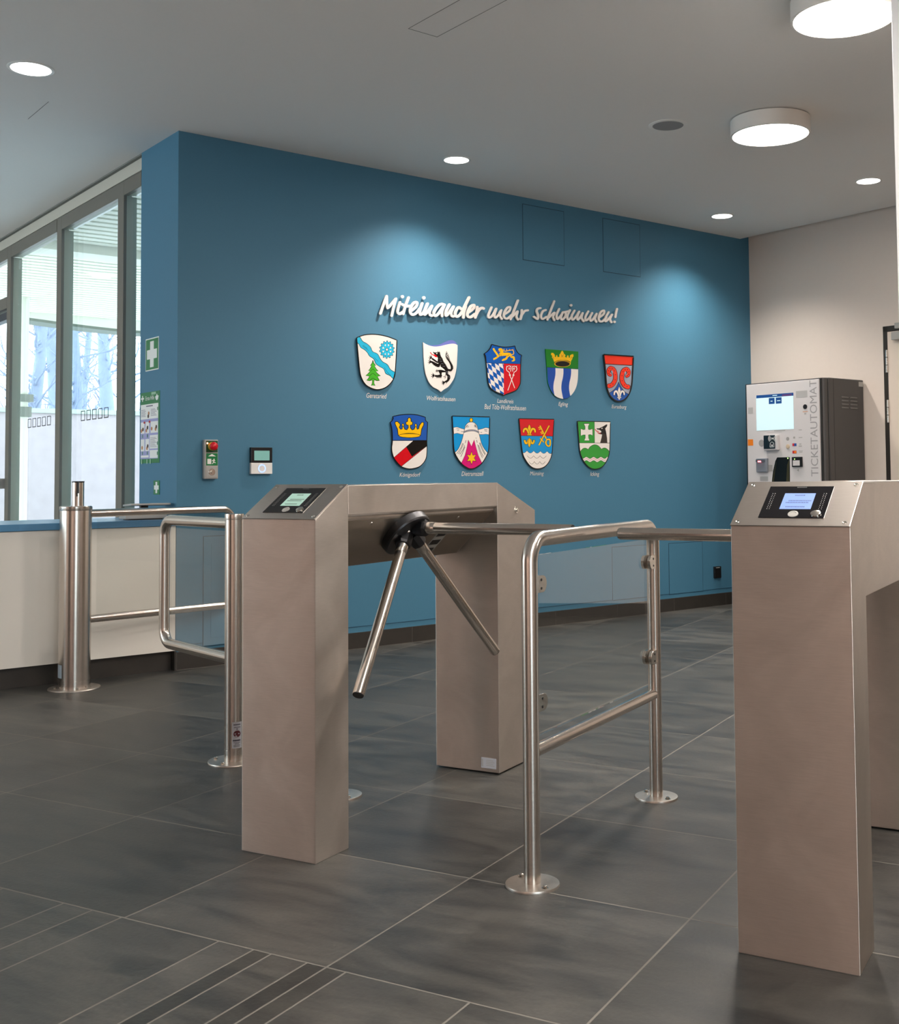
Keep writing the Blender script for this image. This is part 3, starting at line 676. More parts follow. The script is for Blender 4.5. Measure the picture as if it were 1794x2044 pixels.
# ------------------------------------------------------------------ coats of arms
CR = {}
def col(name, r, g, b):
    CR[name] = paint('crest_'+name, srgb(r, g, b), .22)
for a in (('white', 232, 226, 220), ('black', 14, 12, 12), ('cyan', 40, 178, 214), ('blue', 0, 84, 170), ('sky', 0, 140, 205), ('navy', 30, 84, 166), ('green', 44, 150, 50), ('dgreen', 20, 122, 30), ('fir', 70, 172, 44),
          ('yellow', 238, 186, 14), ('red', 206, 8, 26), ('orange', 232, 52, 28), ('magenta', 206, 0, 110), ('lilac', 152, 158, 196), ('violet', 110, 116, 186), ('royal', 20, 74, 165), ('grey', 150, 156, 172), ('brown', 46, 38, 34)): col(*a)
CN = list(CR)
class Crest:
    def __init__(s, name, lab, x0, y0, sc, outline, base='white', border=None, bw=7, thick=.012):
        s.x0, s.y0, s.sc = x0, y0, sc; s.mb = MB(); s.d = thick; s.name = name; s.lab = lab
        s.outline = outline; s.thick = thick
        s.mb.prism(outline, s.fn, .004, thick, CN.index(base), CN.index('black' if border else base))
        s.border = border; s.bw = bw
    def fn(s, a, b, d):
        q = onblue(s.x0+a/s.sc, s.y0+b/s.sc, s.thick); return (d, q[0], q[1])
    def fill(s, P, c, sm=False, cl=False, line=0, lc='black'):
        if sm: P = smooth(P, True)
        if cl: P = clip(P, s.outline)
        if len(P) < 3: return s
        s.d += .00004; s.mb.flat(P, s.fn, s.d, CN.index(c))
        if line: s.line(P+[P[0]], line, lc, sm=False)
        return s
    def line(s, P, w, c='black', sm=True, taper=None):
        s.d += .00004; stroke(s.mb, P, w, s.fn, s.d, CN.index(c), sm, False, taper); return s
    def lines(s, Ls, w, c='black', sm=True):
        s.d += .00004
        for P in Ls: stroke(s.mb, P, w, s.fn, s.d, CN.index(c), sm)
        return s
    def done(s):
        if s.border: s.line(s.outline+[s.outline[0]], s.bw, s.border, sm=False)
        xs = [v.y for v in s.mb.v]; zs = [v.z for v in s.mb.v]
        solo('coat_of_arms', s.mb, [CR[k] for k in CN], 'B', (0, (min(xs)+max(xs))/2, min(zs)), s.lab, 'coat of arms', 'municipal coats of arms on the blue wall', recalc=False)
def gear(cx, cy, rx, ry, teeth, t0=.86):
    P = []
    for k in range(teeth):
        for (f, q) in ((.0, t0), (.28, t0), (.36, 1), (.78, 1), (.9, t0)):
            a = 2*math.pi*(k+f)/teeth; P.append((cx+rx*q*math.cos(a), cy+ry*q*math.sin(a)))
    return P
# Geretsried
out = smooth([(70, 145), (160, 112), (260, 103), (360, 113), (460, 138), (553, 175)])[:-1] + [(553, 175)] + smooth([(548, 300), (535, 520), (520, 620), (470, 700), (400, 750), (318, 768), (240, 748), (170, 700), (122, 610), (105, 520), (88, 350)])
c = Crest('g', 'white coat of arms with blue wavy band, gear wheel and green fir', 700, 650, 6.0115, out, 'white', 'black', 11)
band = smooth([(75, 140), (110, 138), (140, 185), (190, 215), (235, 255), (262, 310), (320, 340), (352, 395), (385, 435), (440, 468), (475, 525), (530, 560)]) + smooth([(510, 640), (470, 600), (420, 575), (395, 520), (345, 490), (300, 455), (275, 400), (225, 365), (200, 325), (165, 290), (120, 262), (100, 225), (75, 205)])
c.fill(band, 'cyan', cl=True, line=6)
c.lines([[(140, 240), (190, 280), (215, 300)], [(280, 380), (330, 430)], [(400, 500), (440, 560), (480, 600)], [(150, 235), (200, 275)]], 3)
c.fill(gear(433, 288, 92, 108, 14), 'black').fill(gear(433, 288, 86, 101, 14), 'cyan').fill(circ(433, 288, 62, 74), 'black').fill(circ(433, 288, 57, 69), 'white')
for a in (0, 45, 90, 135):
    r = math.radians(a); dx, dy = 62*math.cos(r), 74*math.sin(r); c.line([(433-dx, 288-dy), (433+dx, 288+dy)], 28, 'cyan', sm=False)
c.fill(circ(433, 288, 24, 28), 'cyan').fill(circ(433, 288, 17, 20), 'black').fill(circ(433, 288, 12, 14), 'white')
fir = [(265, 415), (275, 450), (298, 478), (282, 482), (300, 515), (328, 545), (298, 548), (320, 575), (356, 603), (318, 608), (330, 635), (345, 658), (310, 660), (280, 650), (276, 690), (292, 720), (265, 712), (245, 720), (258, 690), (258, 652), (225, 662), (190, 655), (215, 630), (222, 605), (178, 600), (212, 572), (235, 546), (212, 540), (235, 512), (250, 484), (234, 480), (255, 450)]
c.fill(fir, 'fir', line=6); c.lines([[(225, 600), (265, 575), (300, 600)], [(240, 545), (265, 520), (290, 545)], [(230, 655), (265, 630), (300, 655)]], 4); c.done()
# Wolfratshausen
out = smooth([(245, 140), (330, 195), (470, 255), (640, 285), (820, 270), (1010, 225), (1200, 190), (1330, 195), (1415, 240)]) + smooth([(1415, 400), (1400, 700), (1380, 1000), (1320, 1300), (1230, 1480), (1100, 1650), (960, 1740), (850, 1830)])[:-1] + smooth([(850, 1830), (740, 1740), (600, 1670), (480, 1550), (390, 1380), (320, 1150), (280, 850), (258, 500)])
c = Crest('w', 'white coat of arms with a black rampant wolf, over the word Wolfratshausen', 830, 675, 17.03, out, 'white')
c.d += .0002
lip = smooth([(330, 195), (470, 235), (640, 240), (820, 210), (1010, 120), (1160, 70), (1280, 80), (1370, 150), (1415, 240)]) + smooth([(1415, 240), (1330, 195), (1200, 190), (1010, 225), (820, 270), (640, 285), (470, 255), (330, 195)])
c.mb.prism(lip, c.fn, .004, .010, CN.index('violet'))
def furry(P, amp, side=1, k=6):
    Q = smooth(P, False, k); o_ = []
    for i, p in enumerate(Q):
        a = Q[max(i-1, 0)]; b = Q[min(i+1, len(Q)-1)]; dx, dy = b[0]-a[0], b[1]-a[1]; l = math.hypot(dx, dy) or 1
        o_.append((p[0]+side*dy/l*(amp if i % 2 else 0), p[1]-side*dx/l*(amp if i % 2 else 0)))
    return o_
body = furry([(800, 480), (830, 600), (890, 700), (930, 800), (1000, 900), (1060, 1010), (1110, 1080)], 26) + [(1090, 1130), (1095, 1220), (1160, 1270), (1170, 1370)] + furry([(1150, 1380), (1110, 1450), (1050, 1500)], 18) + [(1040, 1560), (1020, 1500), (1060, 1400), (1070, 1300), (1010, 1240), (1000, 1110), (960, 1060), (900, 1010), (830, 960), (845, 890), (790, 990), (740, 980)] + furry([(740, 980), (640, 930), (560, 860)], 22, 1, 4) + [(520, 840), (480, 760), (560, 790), (700, 870), (770, 860), (730, 830), (740, 740), (750, 680), (700, 600)]
c.fill(body, 'black')
c.fill([(585, 455), (640, 490), (690, 480), (735, 480), (740, 430), (765, 480), (805, 440), (800, 520), (790, 620), (740, 660), (700, 590), (640, 555), (590, 500)], 'black')
c.fill(circ(710, 520, 28, 22), 'white').fill(circ(716, 520, 11), 'black')
c.fill([(590, 560), (640, 550), (700, 590), (730, 620), (700, 655), (640, 630)], 'red').line([(485, 475), (530, 540), (600, 580), (690, 600)], 26, 'red')
def paw(x, y, ang, s_=1):
    for da in (-55, -20, 20, 55):
        a = math.radians(ang+da); c.line([(x, y), (x+60*s_*math.cos(a), y+60*s_*math.sin(a)), (x+105*s_*math.cos(a), y+105*s_*math.sin(a))], 34*s_, 'black', taper=lambda q: 1.15-.95*q)
c.line([(740, 830), (640, 760), (540, 690)], 58, 'black', sm=False); paw(530, 670, 200)
c.line([(720, 900), (600, 840), (510, 800)], 70, 'black', sm=False); paw(505, 810, 190)
c.line([(1000, 1140), (900, 1110), (830, 1100)], 50).fill([(760, 1080), (860, 1075), (950, 1110), (1000, 1160), (880, 1165), (870, 1230), (890, 1300), (840, 1310), (820, 1240), (790, 1180), (770, 1120)], 'black')
c.line([(860, 1290), (760, 1290), (640, 1280)], 64, 'black'); c.line([(840, 1240), (760, 1265), (700, 1270)], 30); paw(620, 1275, 185, 1.05)
for i in range(6): c.line([(700+30*i, 1300), (708+30*i, 1355)], 14, 'black', sm=False)
c.line([(760, 1100), (700, 1085), (680, 1110)], 22); c.line([(770, 1120), (710, 1130), (670, 1135)], 20)
c.line([(1060, 1440), (980, 1490), (940, 1520)], 50); paw(960, 1510, 170, .95)
c.line([(1000, 1240), (980, 1300), (930, 1300)], 16); c.line([(1010, 1300), (990, 1350), (960, 1350)], 14)
c.line([(1100, 1080), (1180, 1090), (1215, 1020), (1200, 930), (1150, 820), (1070, 700), (1015, 600), (1040, 440)], 62, 'black', taper=lambda q: 1.15-1.0*q**2)
for i in range(11):
    q = i/10; x, y = 1030+210*q+8*math.sin(i), 510+500*q; c.line([(x-12, y+50), (x+24, y+10), (x+18, y-45)], 26, 'black', taper=lambda z: 1.1-z)
c.lines([[(790, 700), (850, 720)], [(810, 780), (880, 790)], [(860, 860), (930, 880)], [(900, 950), (980, 960)], [(1040, 1120), (1060, 1220)], [(1100, 1290), (1130, 1350)]], 7, 'grey'); c.done()
# Landkreis
out = [(445, 125)] + smooth([(445, 125), (640, 180), (840, 215), (1040, 210), (1230, 180)]) + smooth([(1230, 180), (1270, 310), (1350, 430), (1465, 500)]) + smooth([(1440, 560), (1425, 900), (1420, 1400), (1370, 1550), (1280, 1680), (1100, 1760), (930, 1820), (855, 1865)]) + smooth([(855, 1865), (790, 1815), (640, 1760), (450, 1650), (350, 1500), (310, 1300), (285, 1000), (255, 700), (235, 520), (185, 445)]) + smooth([(185, 445), (300, 360), (390, 260), (445, 125)])
out = [p for i, p in enumerate(out) if p != out[i-1]]
c = Crest('l', 'coat of arms with yellow lion, blue and white lozenges and white croziers on red', 955, 680, 17.03, out, 'blue', 'black', 26)
H1 = [(0, 748), (1700, 800), (1700, 2000), (0, 2000)]
low = clip(out, H1); c.fill(low, 'blue'); left = clip(low, [(0, 0), (850, 0), (860, 2100), (0, 2100)]); c.fill(left, 'white')
c.d += .00004
A_ = (146, 98); B_ = (33, 183)      # edge vectors of the lozenge lattice
for i in range(-12, 13):
    for j in range(-12, 13):
        if (i+j) % 2 == 0: continue
        # chequer of parallelograms; white ones at (555,770) as origin
        ox, oy = 440+A_[0]*i+B_[0]*j, 850+A_[1]*i+B_[1]*j
        q = [(ox, oy), (ox+A_[0], oy+A_[1]), (ox+A_[0]+B_[0], oy+A_[1]+B_[1]), (ox+B_[0], oy+B_[1])]
        q = clip(q, [(0, 748), (1700, 800), (1700, 2000), (0, 2000)]); 
        if len(q) < 3: continue
        q = clip(q, [(0, 0), (850, 0), (860, 2100), (0, 2100)])
        if len(q) < 3: continue
        q = clip(q, [(262, 748), (290, 1060), (320, 1380), (370, 1530), (470, 1650), (640, 1745), (858, 1835), (1500, 1000), (1500, 500), (262, 500)])
        if len(q) >= 3: c.mb.flat(q, c.fn, c.d, CN.index('blue'))
c.fill(clip(low, [(850, 0), (2000, 0), (2000, 2100), (860, 2100)]), 'red')
c.line([(262, 757), (1425, 795)], 12, 'black', sm=False)
yl = 'yellow'
for P, w in (([(500, 260), (535, 330), (600, 420), (660, 510)], 62), ([(690, 330), (760, 310), (790, 400), (740, 480)], 110), ([(700, 480), (850, 460), (1000, 460), (1090, 480)], 105), ([(700, 500), (620, 570), (540, 620)], 60), ([(540, 625), (500, 625)], 60),
             ([(1060, 480), (960, 560), (940, 610), (830, 655)], 66), ([(1090, 470), (1120, 560), (1190, 560), (1210, 680)], 62), ([(1210, 680), (1130, 690)], 40), ([(1090, 470), (1180, 460), (1190, 380), (1150, 320), (1020, 335), (940, 355), (860, 345), (865, 280)], 24), ([(960, 345), (950, 280)], 16), ([(1050, 330), (1045, 290)], 16), ([(1150, 320), (1175, 290)], 18), ([(830, 655), (800, 680)], 44)):
    c.line(P, w, yl)
c.lines([[(870, 545), (960, 520), (1040, 480)], [(720, 380), (760, 375)], [(720, 430), (700, 520)], [(760, 460), (770, 540)], [(600, 560), (640, 560)], [(1100, 520), (1130, 590)]], 9, 'brown')
c.fill(circ(725, 330, 12), 'brown').lines([[(640, 365), (690, 350)]], 16, 'red')
for sx in (1, -1):
    X = lambda x: 1122+sx*(x-1122)
    c.line([(X(1225), 1610), (X(1122), 1330), (X(1060), 1180), (X(1040), 1080), (X(965), 1020), (X(945), 930), (X(985), 870), (X(1060), 860), (X(1100), 920), (X(1085), 1050)] if sx == 1 else [(990, 1690), (1122, 1330), (1180, 1180), (1205, 1080), (1280, 1020), (1298, 940), (1260, 880), (1185, 870), (1145, 920), (1165, 1050)], 22, 'white')
    c.fill(circ(X(1062), 1170, 32, 26), 'white')
    c.line([(X(1010), 950), (X(1040), 920), (X(1060), 960), (X(1020), 985)], 18, 'white'); c.line([(X(945), 860), (X(975), 890)], 18, 'white', sm=False); c.line([(X(1110), 860), (X(1070), 880)], 18, 'white', sm=False)
c.done()
# Egling
out = [(78, 60), (665, 105)] + smooth([(665, 105), (662, 400), (650, 640), (600, 800), (500, 920), (385, 950), (260, 905), (170, 790), (120, 640), (105, 400), (78, 60)])[1:-1]
c = Crest('e', 'green coat of arms with yellow crown above blue and white waves', 1080, 690, 8.97, out, 'dgreen', None)
low = clip(out, [(-50, 375), (800, 430), (800, 1100), (-50, 1100)]); c.fill(low, 'royal')
def wav(x): return smooth([(x+5, 380), (x+8, 480), (x-2, 570), (x-22, 660), (x-30, 750), (x-22, 830), (x+5, 960)])
W1 = wav(248)+list(reversed(wav(390))); W2 = wav(528)+[(750, 960), (750, 380)]
cut = [(-50, 384), (800, 432), (800, 1100), (-50, 1100)]
for W_ in (W1, W2): c.fill(clip(clip(W_, out), cut), 'white')
c.line([(100, 386), (655, 418)], 5, 'black', sm=False)
c.fill([(235, 300), (215, 240), (190, 205), (200, 185), (175, 160), (182, 128), (215, 130), (245, 165), (245, 200), (262, 205), (270, 170), (285, 170), (295, 208), (330, 195), (322, 165), (345, 140), (355, 110), (375, 88), (395, 110), (405, 140), (435, 170), (425, 200), (455, 215), (462, 180), (480, 170), (490, 185), (495, 215), (512, 215), (515, 175), (545, 155), (572, 150), (580, 185), (560, 215), (555, 240), (535, 270), (525, 320), (380, 380)], 'yellow')
c.line([(235, 300), (300, 268), (380, 262), (460, 268), (520, 292)], 10, 'black'); c.fill(circ(380, 322, 146, 60), 'yellow').fill(circ(382, 328, 130, 48), 'black')
c.line([(238, 318), (300, 284), (380, 276), (460, 282), (515, 302)], 7, 'brown')
c.lines([[(355, 160), (375, 185), (400, 160)], [(205, 200), (225, 235)], [(545, 200), (530, 235)], [(360, 205), (375, 190), (390, 205)]], 5, 'brown'); c.done()
# Eurasburg
out = [(1112, 158), (1645, 192)] + smooth([(1645, 192), (1632, 450), (1615, 700), (1570, 860), (1490, 960), (1385, 998), (1290, 960), (1210, 860), (1165, 700), (1140, 400), (1112, 158)])[1:-1]
c = Crest('u', 'grey coat of arms with two red curled horns under a red bar', 1080, 690, 8.97, out, 'grey', 'black', 22)
c.fill(clip(out, [(1000, 50), (1800, 50), (1800, 358), (1000, 322)]), 'orange'); c.line([(1138, 328), (1622, 354)], 12, 'black', sm=False)
pt = smooth([(1200, 860), (1290, 800), (1350, 730), (1385, 650)])+smooth([(1385, 650), (1430, 740), (1500, 830), (1590, 880)])+[(1560, 1010), (1385, 1010), (1220, 1000)]
c.fill(pt, 'navy', cl=True, line=8)
for fx, yo in ((lambda x: x, 0), (lambda x: 2766-x, 18)):
    P = [(fx(1215), 720+yo), (fx(1270), 700+yo), (fx(1322), 610+yo), (fx(1322), 500+yo), (fx(1290), 425+yo), (fx(1235), 405+yo), (fx(1203), 450+yo), (fx(1212), 505+yo), (fx(1238), 525+yo)]
    sp_ = smooth(P)
    tf_ = lambda q: 1.0 if q < .5 else 1.0-.5*(q-.5)
    c.line(P, 84, 'black', taper=tf_)
    for i in range(0, len(sp_), 3): q = i/len(sp_); c.fill(circ(*sp_[i], 43*tf_(q), 46*tf_(q), 10), 'black')
    c.line(P, 66, 'orange', taper=tf_)
    for i in range(0, len(sp_), 3): q = i/len(sp_); c.fill(circ(*sp_[i], 35*tf_(q), 38*tf_(q), 10), 'orange')
    for i in range(2, len(sp_), 4): c.fill(circ(*sp_[i], 8, 10, 6), 'brown')
    c.fill(circ(fx(1258), 478+yo, 24, 34), 'grey').line([(fx(1262), 500+yo), (fx(1240), 470+yo), (fx(1250), 450+yo)], 10, 'black')
    c.lines([[(fx(sp_[i][0]-20), sp_[i][1]-6), (fx(sp_[i][0]-8), sp_[i][1]+8)] for i in ()], 5)
def lily(cx, cy, w, h, cc, lc, low=True):
    c.fill(smooth([(cx, cy-h), (cx+w*.24, cy-h*.55), (cx+w*.2, cy-h*.2), (cx+w*.1, cy+h*.1), (cx-w*.1, cy+h*.1), (cx-w*.2, cy-h*.2), (cx-w*.24, cy-h*.55)], True), cc, line=w*.045, lc=lc)
    for s_ in (1, -1):
        c.line([(cx+s_*w*.12, cy+h*.1), (cx+s_*w*.22, cy-h*.25), (cx+s_*w*.48, cy-h*.52), (cx+s_*w*.78, cy-h*.42), (cx+s_*w*.84, cy-h*.1)], w*.34, lc, taper=lambda q: .6+.6*math.sin(q*3.0))
        c.line([(cx+s_*w*.12, cy+h*.08), (cx+s_*w*.22, cy-h*.25), (cx+s_*w*.48, cy-h*.52), (cx+s_*w*.78, cy-h*.42), (cx+s_*w*.84, cy-h*.12)], w*.25, cc, taper=lambda q: .6+.6*math.sin(q*3.0))
    c.line([(cx-w*.36, cy+h*.14), (cx+w*.36, cy+h*.14)], w*.22, lc, sm=False); c.line([(cx-w*.33, cy+h*.14), (cx+w*.33, cy+h*.14)], w*.13, cc, sm=False)
lily(1390, 905, 105, 170, 'white', 'black'); c.fill([(1370, 940), (1410, 942), (1390, 972)], 'white'); c.done()
# Königsdorf
out = smooth([(505, 1090), (600, 1070), (700, 1064), (800, 1072), (895, 1100)]) + [(895, 1128), (905, 1150), (922, 1158)] + smooth([(918, 1250), (912, 1380), (914, 1500), (900, 1600), (840, 1680), (760, 1712), (680, 1715), (590, 1680), (520, 1590), (492, 1490), (500, 1380), (495, 1250), (475, 1160)]) + [(498, 1140), (510, 1115)]
c = Crest('k', 'coat of arms with large yellow crown on blue and black-red diagonal band', 700, 650, 6.0115, out, 'navy', 'black', 9)
cl2 = [(400, 1378), (1000, 1378), (1000, 1900), (400, 1900)]; c.fill(clip(out, cl2), 'white'); 
hull = [(500, 1378), (912, 1378), (914, 1500), (900, 1600), (840, 1680), (760, 1712), (680, 1715), (590, 1680), (520, 1590), (492, 1490)]
c.fill(clip([(755, 1378), (930, 1378), (930, 1430), (605, 1690), (510, 1590)], hull), 'red', line=5)
c.fill(clip([(755, 1378), (930, 1378), (930, 1430), (735, 1572), (664, 1452)], hull), 'black'); c.line([(495, 1378), (915, 1378)], 8, 'black', sm=False)
crown = [(568, 1315), (560, 1240), (530, 1180), (532, 1155), (560, 1150), (590, 1180), (592, 1200), (580, 1218), (598, 1245), (615, 1240), (622, 1205), (612, 1190), (625, 1172), (640, 1190), (632, 1208), (650, 1245), (672, 1250), (690, 1225), (690, 1195), (665, 1190), (660, 1160), (682, 1148), (682, 1118), (700, 1102), (720, 1115), (722, 1148), (742, 1160), (738, 1190), (712, 1195), (716, 1228), (735, 1252), (758, 1245), (775, 1210), (765, 1192), (780, 1175), (795, 1192), (788, 1215), (800, 1245), (815, 1235), (825, 1195), (850, 1160), (875, 1162), (875, 1190), (850, 1240), (838, 1315), (705, 1345)]
c.fill(crown, 'yellow', line=8); c.line([(572, 1318), (640, 1298), (705, 1292), (770, 1298), (835, 1315)], 6, 'black'); c.fill(circ(705, 1320, 128, 24), 'yellow', line=5); c.done()
# Dietramszell
out = [(180, 152), (1275, 180)] + smooth([(1275, 180), (1262, 600), (1245, 1100), (1190, 1290), (1060, 1510), (900, 1640), (740, 1690), (590, 1650), (420, 1500), (290, 1300), (230, 1100), (205, 600), (180, 152)])[1:-1]
c = Crest('d', 'sky blue coat of arms with white hood and yellow star on magenta', 890, 820, 14.6, out, 'sky', 'black', 26)
c.fill(smooth([(215, 490), (320, 475), (430, 510), (560, 545)])+smooth([(560, 690), (430, 680), (330, 655), (228, 675)]), 'white', cl=True, line=10)
c.fill(smooth([(1260, 510), (1160, 490), (1060, 520), (900, 560)])+smooth([(900, 690), (1080, 690), (1160, 680), (1250, 695)]), 'white', cl=True, line=10)
hood = smooth([(735, 320), (640, 350), (570, 430), (540, 540), (515, 640), (480, 800), (430, 950), (350, 1120), (250, 1220)])+[(300, 1330), (430, 1520), (740, 1720), (1060, 1530), (1200, 1300)]+smooth([(1225, 1240), (1120, 1110), (1040, 960), (985, 760), (950, 620), (925, 520), (900, 430), (830, 350), (735, 320)])[:-1]
c.fill(hood, 'white', cl=True, line=12)
c.fill([(650, 850), (740, 1030), (820, 840), (870, 1050), (940, 1300), (1050, 1530), (740, 1720), (440, 1540), (550, 1300), (610, 1060)], 'magenta', cl=True, line=8)
c.line([(510, 625), (620, 585), (735, 570), (850, 580), (960, 630)], 46, 'black').line([(512, 625), (620, 585), (735, 570), (850, 580), (958, 628)], 22, 'grey')
c.lines([[(600, 480), (640, 400)], [(570, 500), (610, 420)], [(630, 490), (660, 440)], [(830, 400), (870, 480)], [(850, 400), (895, 500)], [(820, 430), (850, 480)], [(300, 520), (390, 530)], [(320, 570), (380, 572)], [(440, 610), (500, 610)], [(1110, 545), (1200, 555)], [(1120, 580), (1200, 600)], [(1000, 630), (1050, 630)]], 12, 'brown', sm=False)
c.lines([[(480, 940), (430, 1080), (310, 1250)], [(510, 950), (450, 1100), (360, 1260)], [(540, 1000), (500, 1120), (400, 1270)], [(550, 1050), (480, 1230), (430, 1340)], [(970, 930), (1050, 1130), (1140, 1290)], [(990, 930), (1080, 1130), (1150, 1260)], [(950, 1000), (1020, 1200), (1090, 1330)], [(920, 980), (980, 1180), (1060, 1370)], [(580, 860), (560, 940)], [(890, 850), (910, 930)], [(870, 780), (880, 810)]], 13, 'brown')
star = []
for k in range(12):
    a = math.radians(-90+30*k); r_ = 1 if k % 2 == 0 else .5
    star.append((742+142*r_*math.cos(a)*1.0, 1375+175*r_*math.sin(a)))
c.fill([(742+(x-742)*1.17, 1375+(y-1375)*1.17) for x, y in star], 'black').fill(star, 'yellow')
c.fill(circ(733, 268, 54, 66), 'black').fill(circ(733, 268, 40, 50), 'yellow'); c.done()
# Münsing
out = [(128, 85), (697, 98)] + smooth([(697, 98), (680, 380), (665, 640), (620, 780), (540, 870), (425, 903), (320, 865), (235, 760), (185, 640), (155, 380), (128, 85)])[1:-1]
c = Crest('m', 'coat of arms with yellow lily and crossed key and sword above white waves', 1020, 825, 8.155, out, 'red', 'black', 12)
c.fill(clip(out, [(0, 362), (900, 374), (900, 1100), (0, 1100)]), 'sky'); c.line([(152, 364), (682, 374)], 6, 'black', sm=False)
wv = []
for k in range(5):
    x0_ = 150+109*k
    for q in range(9):
        a = q/8; wv.append((x0_+109*a, 605+40*math.sin(math.pi*a)+3*k))
c.fill(wv+[(800, 1000), (50, 1000)], 'white', cl=True); c.line([p for p in wv if 182 < p[0] < 668], 5, 'black', sm=False)
for (x0_, y0_) in ((262, 690), (290, 785)):
    W_ = []
    for k in range(3):
        for q in range(9): a = q/8; W_.append((x0_+(104 if y0_ == 690 else 88)*(k+a), y0_+42*math.sin(math.pi*a)))
    c.line(W_, 5, 'black', sm=False)
lily(296, 330, 112, 150, 'yellow', 'black'); 

for s_ in (1, -1): c.line([(296+s_*16, 430), (296+s_*35, 480), (296+s_*62, 485), (296+s_*78, 430)], 40, 'black').line([(296+s_*16, 430), (296+s_*35, 480), (296+s_*62, 485), (296+s_*78, 436)], 29, 'yellow')
c.fill(smooth([(296, 555), (318, 505), (318, 440), (296, 400), (274, 440), (274, 505)], True), 'yellow', line=5)
for P in ([(468, 200), (570, 415)],): c.line(P, 30, 'black', sm=False).line(P, 21, 'yellow', sm=False)
c.lines([[(440, 235), (480, 225)], [(450, 262), (492, 250)], [(475, 312), (515, 300)], [(485, 335), (530, 322)]], 15, 'yellow', sm=False)
for w_, cc_ in ((32, 'black'), (22, 'yellow')): c.line([(572, 430), (625, 425), (635, 480), (625, 530), (585, 525), (562, 480), (575, 440)], w_, cc_)
for w_, cc_ in ((30, 'black'), (21, 'yellow')): c.line([(618, 200), (500, 420), (450, 520)], w_, cc_, sm=False).line([(470, 405), (530, 470)], w_*.8, cc_, sm=False)
c.done()
# Icking
out = [(1078, 128), (1615, 138)] + smooth([(1615, 138), (1608, 400), (1600, 620), (1560, 760), (1480, 870), (1365, 908), (1260, 870), (1170, 760), (1120, 620), (1100, 400), (1078, 128)])[1:-1]
c = Crest('i', 'coat of arms with white cross, black beast head and green hills', 1020, 825, 8.155, out, 'white', 'black', 12)
c.fill(clip(out, [(1000, 50), (1355, 50), (1358, 480), (1000, 480)]), 'green'); c.line([(1105, 482), (1606, 484)], 7, 'black', sm=False); c.line([(1355, 138), (1358, 482)], 5, 'black', sm=False)
cross = [(1182, 168), (1272, 168), (1255, 215), (1256, 262), (1280, 268), (1325, 252), (1328, 360), (1285, 345), (1258, 350), (1260, 400), (1276, 445), (1190, 445), (1206, 400), (1206, 350), (1178, 350), (1132, 365), (1130, 252), (1178, 268), (1204, 262), (1203, 215)]
c.fill(cross, 'white', line=6)
c.fill([(1448, 480), (1470, 400), (1480, 345), (1430, 335), (1400, 310), (1445, 318), (1470, 305), (1460, 285), (1430, 268), (1395, 262), (1390, 245), (1430, 245), (1470, 225), (1500, 210), (1550, 180), (1565, 185), (1560, 210), (1530, 248), (1545, 300), (1560, 400), (1565, 480)], 'brown')
c.fill([(1480, 345), (1430, 335), (1400, 310), (1445, 318), (1470, 305), (1460, 285), (1430, 268), (1395, 262), (1390, 245), (1430, 245), (1470, 225), (1500, 210), (1550, 180), (1565, 185), (1560, 210), (1530, 248), (1540, 340), (1500, 335)], 'black')
c.fill(circ(1478, 245, 12, 8), 'white').line([(1365, 255), (1385, 285), (1430, 300)], 11, 'red').line([(1395, 300), (1420, 325), (1460, 325)], 8, 'red')
hill = smooth([(1128, 620), (1160, 580), (1205, 565), (1255, 588)])+smooth([(1255, 588), (1290, 540), (1355, 510), (1420, 530), (1468, 582)])+smooth([(1468, 582), (1515, 562), (1560, 580), (1600, 625)])+[(1640, 1000), (1080, 1000)]
c.fill(hill, 'green', cl=True, line=6)
wv = lambda y: [(1150+10*k, y+14*math.sin(2*math.pi*(10*k)/118+.8)) for k in range(43)]
c.fill(wv(722)+list(reversed(wv(782))), 'white', cl=True); c.line([p for p in wv(722) if 1165 < p[0] < 1555], 6, 'black', sm=False).line([p for p in wv(782) if 1185 < p[0] < 1540], 6, 'black', sm=False).line([p for p in wv(752) if 1175 < p[0] < 1550], 6, 'magenta', sm=False); c.done()

# ------------------------------------------------------------------ lettering on the blue wall
LET = paint('lettering_white', srgb(220, 214, 209), .5)
def wtext(txts, lab):
    m = MB()
    for txt, (x0, y0, x1, y1) in txts:
        a = onblue(x0, (y0+y1)/2); b = onblue(x1, (y0+y1)/2); cxm = (x0+x1)/2
        t_ = onblue(cxm, y0)[1]; bt = onblue(cxm, y1)[1]
        V, F = text2d(txt, .22); o = len(m.v)
        m.add([(.0012, a[0]+(b[0]-a[0])*p, bt+(t_-bt)*q) for p, q in V], F)
    solo('wall_lettering', m, LET, 'B', (0, m.v[0].y, m.v[0].z), lab, 'lettering', 'white place names under the coats of arms', recalc=False)
wtext([('Geretsried', (731, 785, 771.5, 795))], 'white italic lettering reading Geretsried')
wtext([('Wolfratshausen', (851.5, 791, 908.5, 800))], 'white italic lettering reading Wolfratshausen alone on one line')
wtext([('Landkreis', (992, 796.5, 1024.5, 804.8)), ('Bad Tölz-Wolfratshausen', (966.5, 808, 1049.5, 818))], 'white italic two-line lettering reading Landkreis Bad Tölz-Wolfratshausen')
wtext([('Egling', (1114.3, 802.7, 1133.4, 812.8))], 'white italic lettering reading Egling')
wtext([('Eurasburg', (1220.5, 808.3, 1250, 817.8))], 'white italic lettering reading Eurasburg')
wtext([('Königsdorf', (797, 943.3, 839, 954))], 'white italic lettering reading Königsdorf')
wtext([('Dietramszell', (920.8, 941, 964.8, 950))], 'white italic lettering reading Dietramszell')
